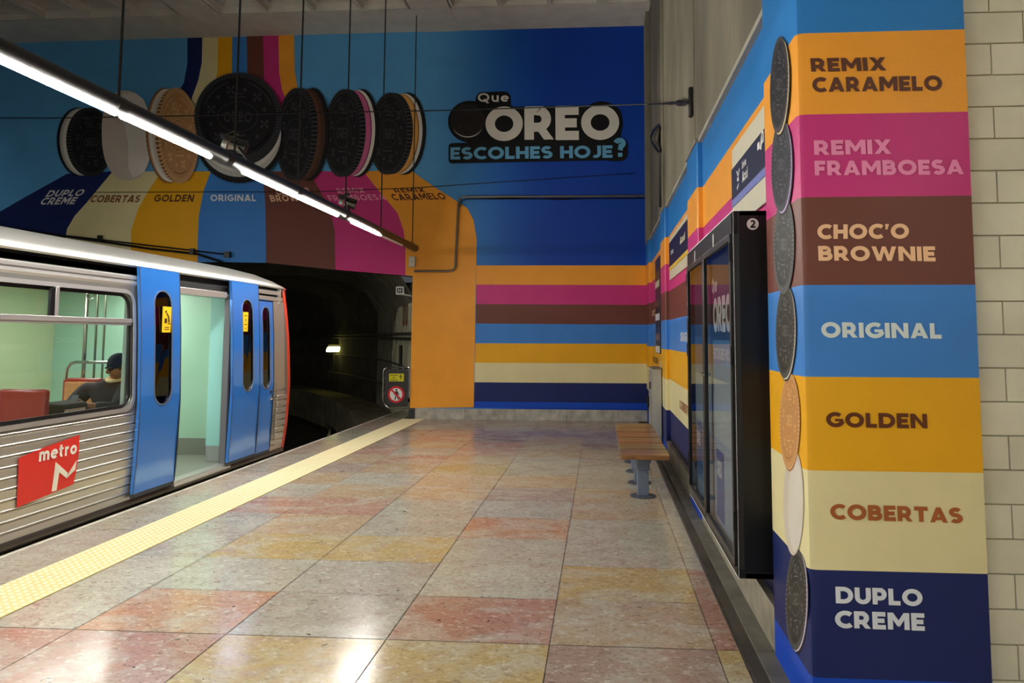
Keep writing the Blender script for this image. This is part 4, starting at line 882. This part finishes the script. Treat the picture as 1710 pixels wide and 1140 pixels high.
# skirt, threshold, running gear
b = MB(); b.grid([[(sx(.06)+.004, y, .07), (sx(.05)+.018, y, .05), (sx(.05)+.02, y, .02), (-4.27, y, -.04), (-4.34, y, -.12), (-4.36, y, -.5)] for y in (-8, 9.1)], (96, 90, 82)); b.build('skirt', ST2, train, smooth=50)
b = MB(); b.box(-6.9, -4.36, -8, 9.1, -.5, .0, (40, 38, 36)); b.build('underframe', MATTE, train)
for yc in (6.6, -5.5):
    b = MB(); b.box(-6.5, -4.8, yc-1.4, yc+1.4, -.9, -.5, (40, 38, 36)); bg = b.build('bogie', MATTE, train)
    for dy in (-.95, .95):
        for xo in (-4.92, -6.36):
            b = MB(); b.lathe((xo, yc+dy, -.72), [(.42, -.06), (.42, .05), (.45, .06)], (90, 86, 80), 'x', 28); b.build('wheel', STEEL, bg)
b = MB()
for i in range(4): b.box(-4.25-.03*i-.024, -4.25-.03*i, 6.66, 7.76, .07, .098-.0*i, (206, 206, 200))
b.box(-4.29, -4.22, 6.70, 7.74, .05, .075, (210, 208, 202)); b.build('door_threshold', ST2, train, bevel=.002)
# door portal
b = MB(); b.box(-4.34, -4.27, 7.70, 7.74, .07, 2.0, (104, 106, 112)); b.box(-4.36, -4.262, 7.73, 7.80, .05, 1.99, (24, 24, 26)); b.build('door_frame', PAINT, train, bevel=.006); b = MB(); b.box(-4.40, -4.27, 6.60, 6.68, .07, 2.0, (60, 62, 66)); b.build('door_frame', PAINT, train, bevel=.006)
b = MB(); b.box(-4.35, -4.27, 6.68, 7.62, 1.975, 2.045, (210, 206, 200)); b.tube([(-4.31, 7.6, 2.01), (-4.31, 7.71, 2.01)], .022, (220, 220, 216)); b.build('door_rail', ST2, train, bevel=.004)
BL_ = (58, 132, 224)
def leaf(y0, y1, wy0, wy1, wz0, wz1, z0=.12, z1=2.18, off=.045, name='sliding_door', lab='blue'):
    q = MB(); R = (wy1-wy0)/2*.98; hole = holed(q, y0, y1, z0, z1, wy0, wy1, wz0, wz1, R, BL_, off=off, thick=.03, edgecol=(30, 36, 46))
    d = q.build(name, DOORP, train, smooth=30, merge=False)
    q = MB(); rim(q, hole, off, .012, (150, 164, 190), .004); q.build('window_rim', ST2, d, smooth=30)
    q = MB(); pane(q, hole, off-.012); q.build('window_pane', DARKGLASS, d, smooth=0, merge=False)
    q = MB(); c = (50, 52, 58)
    for ya, yb in ((y0-.008, y0+.003), (y1-.003, y1+.010)): q.grid([[(sx(z)+off+.002, y, z) for z in zspan(z0, z1)] for y in (ya, yb)], c); q.grid([[(sx(z)+off-.035, y, z) for z in zspan(z0, z1)] for y in (ya, ya+.0001)], c)
    q.grid([[(sx(z)+off+.002, y1+.01, z), (sx(z)+off-.035, y1+.01, z)] for z in zspan(z0, z1)], c)
    q.box(sx(.1)+off-.03, sx(.1)+off+.004, y0, y1, z0-.035, z0, (56, 58, 60)); q.build('rubber_seal', MATTE, d, smooth=0)
    return d, hole
d1, _ = leaf(6.07, 6.665, 6.27, 6.52, .90, 1.975)
d2, _ = leaf(7.66, 8.275, 7.88, 8.11, .90, 1.975)
d3, h3 = leaf(8.30, 8.70, 8.42, 8.60, .89, 1.91,   .10, 1.985, off=.014, name='cab_door')
for d, y0, y1, z0, z1 in ((d1, 6.385, 6.515, 1.58, 1.83), (d2, 7.885, 8.00, 1.60, 1.83)):
    q = MB(); x = sx(1.7)+.047; q.box(x-.008, x-.002, y0, y1, z0, z1, (250, 196, 30)); st_ = q.build('warning_sticker', PAINT, d, label='yellow pictogram sticker')
    q = MB(); x -= .0005; w_ = y1-y0; D_ = (60, 44, 20); H_ = z1-z0
    def pp(*pts): q.face([(x, y1-(1-u)*w_ if False else y0+u*w_, z0+v*H_) for u, v in pts], D_)
    if d is d1:
        pp((.2, .82), (.4, .86), (.45, .78), (.3, .74)); pp((.35, .74), (.5, .76), (.75, .62), (.85, .40), (.65, .38), (.6, .58)); pp((.2, .36), (.5, .36), (.5, .54), (.2, .54)); pp((.6, .36), (.9, .36), (.9, .32), (.6, .32)); pp((.25, .1), (.8, .1), (.8, .13), (.25, .13)); pp((.25, .18), (.8, .18), (.8, .21), (.25, .21))
    else:
        pp((.2, .8), (.8, .8), (.8, .84), (.2, .84)); pp((.45, .5), (.6, .5), (.6, .66), (.45, .66)); pp((.2, .34), (.8, .34), (.8, .38), (.2, .38)); pp((.3, .14), (.7, .14), (.7, .17), (.3, .17))
    q.build('pictogram', PAINT, st_, smooth=0, merge=False)
q = MB(); x = sx(.8)+.012; q.box(x-.006, x+.004, 8.62, 8.67, .82, .85, (14, 14, 14)); q.build('lock_slot', BLACKM, d3); q = MB(); q.lathe((x-.004, 8.65, .755), [(.028, 0), (.028, .012), (.012, .03)], (220, 220, 220), 'x', 18); q.build('door_knob', CHROME, d3)
q = MB(); x = sx(1.5)-.25
q.tube([(x, 8.62, 1.65), (x, 8.62, 1.0)], .007, (170, 170, 170), 6); q.box(x, x+.02, 8.5, 8.75, 1.20, 1.215, (120, 116, 104)); q.box(x, x+.02, 8.5, 8.75, .9, 1.06, (84, 76, 60)); q.build('cab_equipment', STEEL, train)
# curved cab end with its red edge
def ye(z): return 9.06+.12*max(0, 1-((z-.95)/1.25)**2)
zz = zspan(.03, 2.17, .12)
b = MB(); RED = (214, 66, 46)
b.grid([[(sx(z)+.002, 9.055, z), (sx(z)+.003, ye(z)-.055, z)] for z in zz], SV2)
b.build('cab_corner', ST2, train, smooth=40)
b = MB(); b.grid([[(sx(z)+.003, ye(z)-.055, z), (sx(z)+.000, ye(z)+.03, z), (sx(z)-.03, ye(z)+.07, z), (sx(z)-.10, ye(z)+.10, z)] for z in zz], RED)
rp = rs(9.08, .14, .012); rq = rs(9.18, .22, .03)
b.grid([[Vector(p)+Vector((.0, .0, .003)) for p in rp[:10]], [Vector(p)+Vector((0, .012, .0)) for p in rq[:10]]], RED); b.build('red_edge', PAINT, train, smooth=50)
b = MB(); b.grid([[(sx(z)-.10, ye(z)+.10, z), (-5.64, ye(z)+.22, z), (-11.28-sx(z)+.1, ye(z)+.10, z), (-11.28-sx(z), 9.1, z)] for z in zz], (60, 60, 62)); b.face([(sx(.03)-.1, ye(.03)+.1, .03), (-5.64, 9.28, .03), (-6.9, 9.1, .03), (-6.9, 9.1, -.5), (-4.36, 9.1, -.5)], DKM)
b.build('cab_end', PAINT, train, smooth=40)
b = MB(); zq = .12
while zq < .78: b.box(sx(zq)-.004, sx(zq)+.007, 8.85, ye(zq)-.06, zq, zq+.055, SV); zq += .085
b.box(sx(.5), sx(.5)+.012, 8.775, 8.80, .2, .98, SV2); b.build('step_ribs', ST2, train, bevel=.003, segs=1)
# operator mark on the side
b = MB(); lx = lambda z: sx(z)+.0085
def lg_(pts, col, o=0): b.face([(lx(z)+o, y, z) for y, z in pts], col)
lg_([(4.82, .66), (5.05, .70), (5.4, .745), (5.405, .6), (5.39, .45), (5.37, .355), (4.84, .30)], (222, 44, 34))
lg_([(5.15, .345), (5.20, .345), (5.215, .53), (5.165, .57)], (236, 230, 214), .002); lg_([(5.165, .57), (5.215, .53), (5.30, .46), (5.29, .42), (5.2, .49)], (236, 230, 214), .0025); lg_([(5.29, .42), (5.31, .46), (5.385, .55), (5.375, .47)], (236, 230, 214), .002)
lg_([(5.15, .345), (5.2, .345), (5.1, .49), (5.0, .42), (4.99, .46)], (236, 230, 214), .0028) if False else None
lg = b.build('operator_logo', PAINT, train, smooth=0, merge=False, label='red operator mark with white lettering')
lettering('lettering', 'metro', (lx(.6)+.003, 5.0, .60), (lx(.6)+.003, 5.375, .60), (lx(.68)+.003, 5.0, .70), (240, 236, 226), PAINT, lg, weight=.95)
# interior
GRN = (180, 190, 152); GR2 = (158, 198, 174); CYN = (158, 220, 216)
b = MB(); b.box(-6.95, -4.30, -8, 9.0, .0, .09, (128, 132, 122)); b.build('interior_floor', INNER, train)
b = MB(); b.box(-6.95, -6.9, -8, 9.0, .09, 2.14, GRN)
for y in (1.2, 3.2, 6.75, 7.15): b.box(-6.9, -6.888, y, y+.02, .09, 2.1, (60, 80, 66))
b.build('interior_wall', INNER, train); b = MB(); b.box(-6.9, -4.36, -8, 9.0, 2.12, 2.16, (210, 222, 214)); b.build('interior_ceiling', INNER, train)
for y0 in (-6, -3, 0, 3, 6):
    b = MB(); b.box(-5.75, -5.5, y0+.1, y0+2.1, 2.10, 2.119, (240, 252, 250)); b.build('ceiling_light', TLAMP, train, smooth=0)
b = MB(); b.box(-6.9, -4.5, 8.30, 8.34, .29, 2.12, GR2); b.box(-6.9, -4.5, 8.29, 8.345, .09, .29, (120, 124, 116)); b.build('cab_bulkhead', INNER, train)
b = MB(); b.box(-4.60, -4.40, 7.86, 7.9, .27, 2.0, CYN); b.box(-4.60, -4.57, 7.9, 8.3, .27, 2.0, CYN); b.box(-4.595, -4.41, 7.862, 7.9, .09, .27, (150, 158, 158)); b.build('door_screen', INNER, train, bevel=.004)
b = MB()
for z in (.75, 1.15, 1.7): b.tube([(-4.42, 7.861, z), (-4.42, 7.852, z)], .007, (20, 20, 20), 8)
b.build('screw', MATTE, train)
b = MB(); b.box(-4.33, -4.29, 6.0, 6.64, .09, 2.1, (176, 196, 186)); b.box(-4.36, -4.31, -8, 5.99, .09, .88, (176, 196, 186)); b.build('window_lining', INNER, train, bevel=.01)
b = MB(); b.tube([(-5.25, 6.72, .09), (-5.25, 6.72, 2.12)], .018, (190, 186, 170)); b.build('grab_pole', CHROME, train)
for x_, y_ in ((-5.58, 7.3), (-5.71, 7.6)): b = MB(); b.tube([(x_, y_, .09), (x_, y_, 2.12)], .012, (110, 120, 100)); b.build('grab_pole', STEEL, train)
b = MB(); b.tube([(-5.12, 6.6, 2.12), (-5.12, 6.6, 2.0)], .006, (200, 200, 200), 6); b.tube([(-5.12+.04*cos(t), 6.6, 1.95+.04*sin(t)) for t in [2*pi*i/16 for i in range(17)]], .007, (214, 220, 214), 6, False); b.build('hand_ring', CHROME, train)
REDS, BEI = (150, 44, 40), (196, 142, 92)
def seat(xc, yb, s, name='seat'):
    "seat with backrest; s = +1 when it faces the viewer's end"
    q = MB(); w_ = .2
    q.box(xc-w_, xc+w_, yb-.02, yb+.03, .5, 1.12, REDS); q.box(xc-w_, xc+w_, yb-.44*s if s > 0 else yb, yb if s > 0 else yb+.44, .5, .56, REDS); q.box(xc-.05, xc+.05, yb-.2*s-.05, yb-.2*s+.05, .09, .5, (90, 90, 90))
    o = q.build(name, INNER, train, bevel=.02)
    q = MB(); q.box(xc-w_+.035, xc+w_-.035, yb-.035 if s > 0 else yb+.03, yb-.02 if s > 0 else yb+.045, .62, 1.085, BEI); q.box(xc-w_+.03, xc+w_-.03, yb-.42 if s > 0 else yb+.06, yb-.06 if s > 0 else yb+.42, .56, .59, BEI); q.build('cushion', FABRIC, o, bevel=.012, segs=3)
seat(-5.2, 6.655, 1); seat(-4.785, 6.655, 1); seat(-5.0, 5.25, -1); seat(-4.585, 5.25, -1)
b = MB(); b.tube([(-5.38, 6.65, 1.1), (-5.365, 6.65, 1.22), (-5.33, 6.65, 1.265), (-5.27, 6.65, 1.28), (-4.65, 6.65, 1.28), (-4.6, 6.65, 1.26), (-4.59, 6.65, 1.1)], .016, (206, 206, 196)); b.build('seat_rail', CHROME, train)
# bag left on the facing seat
t = thing('bag', (-4.47, 5.6, .59), 'dark shopping bag with a pale patterned side on a carriage seat', 'bag')
b = MB(); b.prism([(-4.60, 5.4, .592), (-4.38, 5.4, .592), (-4.39, 5.4, .98), (-4.57, 5.4, 1.0)], (0, .3, 0), (48, 50, 44)); bg = b.build('body', FABRIC, t, bevel=.02)
b = MB(); b.prism([(-4.378, 5.41, .60), (-4.378, 5.68, .60), (-4.388, 5.66, .94), (-4.388, 5.43, .94)], (.004, 0, 0), (208, 180, 160)); 
for i in range(6): b.box(-4.376, -4.3735, 5.44+.04*i, 5.455+.04*i, .62+.02*(i % 3), .86+.02*(i % 2), (176, 60, 50))
b.build('patterned_panel', FABRIC, bg)
# ------------------------------------------------------------------ seated passenger
PXc, PYc = -4.60, 6.50
man = thing('person', (PXc, PYc, .59), 'person in a dark jacket and pale collar seated in the carriage, head bowed', 'person')
def skinned(name, nodes, edges_, m, col, parent, sub=2, root=0):
    off = rootloc(parent); me = bpy.data.meshes.new(name); me.from_pydata([tuple(Vector(n_[0])-off) for n_ in nodes], edges_, []); o = bpy.data.objects.new(name, me); COL.objects.link(o)
    bm = bmesh.new(); bm.from_mesh(me); ly = bm.verts.layers.skin.verify(); bm.verts.ensure_lookup_table()
    for i, n_ in enumerate(nodes): bm.verts[i][ly].radius = (n_[1], n_[2] if len(n_) > 2 else n_[1]); bm.verts[i][ly].use_root = i == root
    bm.to_mesh(me); bm.free()
    md = o.modifiers.new('skin', 'SKIN'); md.use_smooth_shade = True; md.branch_smoothing = .6
    s_ = o.modifiers.new('sub', 'SUBSURF'); s_.levels = sub; s_.render_levels = sub
    dg = bpy.context.evaluated_depsgraph_get(); m2 = bpy.data.meshes.new_from_object(o.evaluated_get(dg)); bpy.data.objects.remove(o)
    ca = m2.color_attributes.new('Col', 'FLOAT_COLOR', 'CORNER'); ca.data.foreach_set('color', list(lin(col))*len(m2.loops))
    m2.materials.clear(); m2.materials.append(m); m2.polygons.foreach_set('use_smooth', [True]*len(m2.polygons)); m2.polygons.foreach_set('material_index', [0]*len(m2.polygons)); o = bpy.data.objects.new(name, m2); COL.objects.link(o); o.parent = parent; o['_w'] = tuple(off); return o
H0 = Vector((-4.475, 6.42, 1.25))
def fingers(nodes, edges_, palm, pi_, d, sidev, curl):
    for k in range(4):
        base = palm+d*.035+sidev*(.03-.02*k); l = (.07, .078, .074, .058)[k]; a = len(nodes)
        nodes += [(base, .010), (base+d*l*.45+curl*.012, .009), (base+d*l*.75+curl*.035, .008), (base+d*l*.8+curl*.058, .007)]
        edges_ += [(pi_, a), (a, a+1), (a+1, a+2), (a+2, a+3)]
    a = len(nodes); base = palm+sidev*.035-d*.01; nodes += [(base, .012), (base+sidev*.022+d*.03, .010), (base+sidev*.018+d*.055+curl*.01, .009)]; edges_ += [(pi_, a), (a, a+1), (a+1, a+2)]
SK = (150, 104, 76)
N_ = [((PXc, PYc+.02, .68), .11, .09), ((PXc+.01, PYc+.02, .9), .1, .08), ((PXc+.04, PYc+.0, 1.07), .09, .07), ((PXc+.08, PYc-.02, 1.14), .055), ((PXc+.10, PYc-.05, 1.18), .05), (H0+Vector((0, .01, -.02)), .078, .088), (H0+Vector((0, 0, .06)), .082, .095), (H0+Vector((0, .01, .115)), .05, .055),
      ((-4.78, 6.48, 1.07), .035), ((-4.86, 6.34, 0.89), .045), ((-4.70, 6.14, 0.93), .032), ((-4.66, 6.1, 0.945), .03, .022),
      ((-4.45, 6.48, 1.07), .035), ((-4.40, 6.32, 0.89), .045), ((-4.52, 6.12, 0.93), .032), ((-4.555, 6.08, 0.945), .03, .022),
      ((-4.70, 6.3, 0.67), .075), ((-4.70, 6.08, 0.66), .06), ((-4.50, 6.3, 0.67), .075), ((-4.50, 6.08, 0.66), .06),
      ((-4.70, 6.05, 0.38), .045), ((-4.70, 6.06, 0.14), .035), ((-4.50, 6.05, 0.38), .045), ((-4.50, 6.06, 0.14), .035)]
N_ = [(Vector(a[0]),)+tuple(a[1:]) for a in N_]
E_ = [(0, 1), (1, 2), (2, 3), (3, 4), (4, 5), (5, 6), (6, 7), (2, 8), (8, 9), (9, 10), (10, 11), (2, 12), (12, 13), (13, 14), (14, 15), (0, 16), (16, 17), (0, 18), (18, 19), (17, 20), (20, 21), (19, 22), (22, 23)]
fingers(N_, E_, N_[11][0], 11, Vector((.75, -.5, .1)).normalized(), Vector((.3, .4, .5)).normalized(), Vector((.2, .3, -.6)))
fingers(N_, E_, N_[15][0], 15, Vector((-.75, -.5, .1)).normalized(), Vector((-.3, .4, .5)).normalized(), Vector((-.2, .3, -.6)))
skinned('body', N_, E_, SKIN, SK, man)
q = MB(); fd = Vector((-.35, -.85, -.40)).normalized(); sd = Vector((.92, -.38, 0)).normalized(); ud = sd.cross(fd)*-1; ud = ud if ud.z > 0 else -ud
hc = H0+Vector((0, 0, .03))
def hp_(a, u, f): return hc+sd*a+ud*u+fd*f
q.tube([hp_(0, .02, .083), hp_(0, -.012, .108), hp_(0, -.03, .088)], [.008, .014, .010], SK, 8)
for s_ in (-1, 1): q.tube([hp_(.083*s_, .015, .0), hp_(.095*s_, .0, -.01), hp_(.085*s_, -.03, .0)], [.012, .016, .009], SK, 8)
q.tube([hp_(-.028, -.055, .078), hp_(0, -.053, .09), hp_(.028, -.055, .078)], [.004, .007, .004], (120, 70, 60), 8); q.build('face_features', SKIN, man)
q = MB()
for s_ in (-1, 1): q.lathe(hp_(.032*s_, .022, .078), [(.003, -.01), (.012, -.006), (.014, 0), (.012, .006), (.003, .01)], (40, 30, 26), 'z', 10)
q.build('eyes', SKIN, man)
q = MB(); rows = []
for i in range(8):
    t = radians(8+i*13.5); rows.append([hc+Vector((0, .018, .01))+(sd*cos(p)*.098+fd*sin(p)*.108)*sin(t)+ud*.118*cos(t)+(-fd*.012) for p in [2*pi*j/24 for j in range(24)]])
q.grid(rows, (26, 24, 24), wrap=True); q.face(rows[0], (26, 24, 24)); q.build('hair', FABRIC, man, smooth=60)
J = [((PXc, PYc+.03, .62), .165, .13), ((PXc+.01, PYc+.03, .86), .16, .125), ((PXc+.03, PYc+.01, 1.06), .175, .125), ((PXc+.065, PYc+.0, 1.125), .1),
     ((-4.80, 6.48, 1.07), .1), ((-4.87, 6.34, 0.89), .068), ((-4.725, 6.17, 0.925), .05), ((-4.41, 6.48, 1.07), .095), ((-4.395, 6.32, 0.89), .062), ((-4.50, 6.15, 0.925), .05)]
skinned('jacket', [(Vector(a[0]),)+tuple(a[1:]) for a in J], [(0, 1), (1, 2), (2, 3), (2, 4), (4, 5), (5, 6), (2, 7), (7, 8), (8, 9)], FABRIC, (40, 42, 50), man)
skinned('trousers', [(Vector(a[0]),)+tuple(a[1:]) for a in [((PXc, PYc+.02, .69), .13, .1), ((-4.70, 6.3, 0.675), .088), ((-4.70, 6.06, 0.67), .072), ((-4.70, 6.04, 0.36), .058), ((-4.50, 6.3, 0.675), .088), ((-4.50, 6.06, 0.67), .072), ((-4.50, 6.04, 0.36), .058)]], [(0, 1), (1, 2), (2, 3), (0, 4), (4, 5), (5, 6)], FABRIC, (34, 34, 40), man)
q = MB(); n = 18; q.tube([(PXc+.075+.072*cos(t), PYc-.02+.068*sin(t), 1.16+.02*sin(t)) for t in [2*pi*i/n for i in range(n+1)]], .02, (222, 200, 150), 8, False); q.build('collar', FABRIC, man)
t = thing('phone', (-4.61, 6.05, .97), 'small phone held by the person in the carriage', 'phone')
q = MB(); q.obox((-4.608, 6.05, .975), (.034, 0, 0), (0, .03, .055), (0, .003, -.002), (60, 62, 66)); q.build('body', PAINT, t, bevel=.003)
man.location.x -= .2; man.location.z -= .03; t.location.x -= .2; t.location.z -= .03
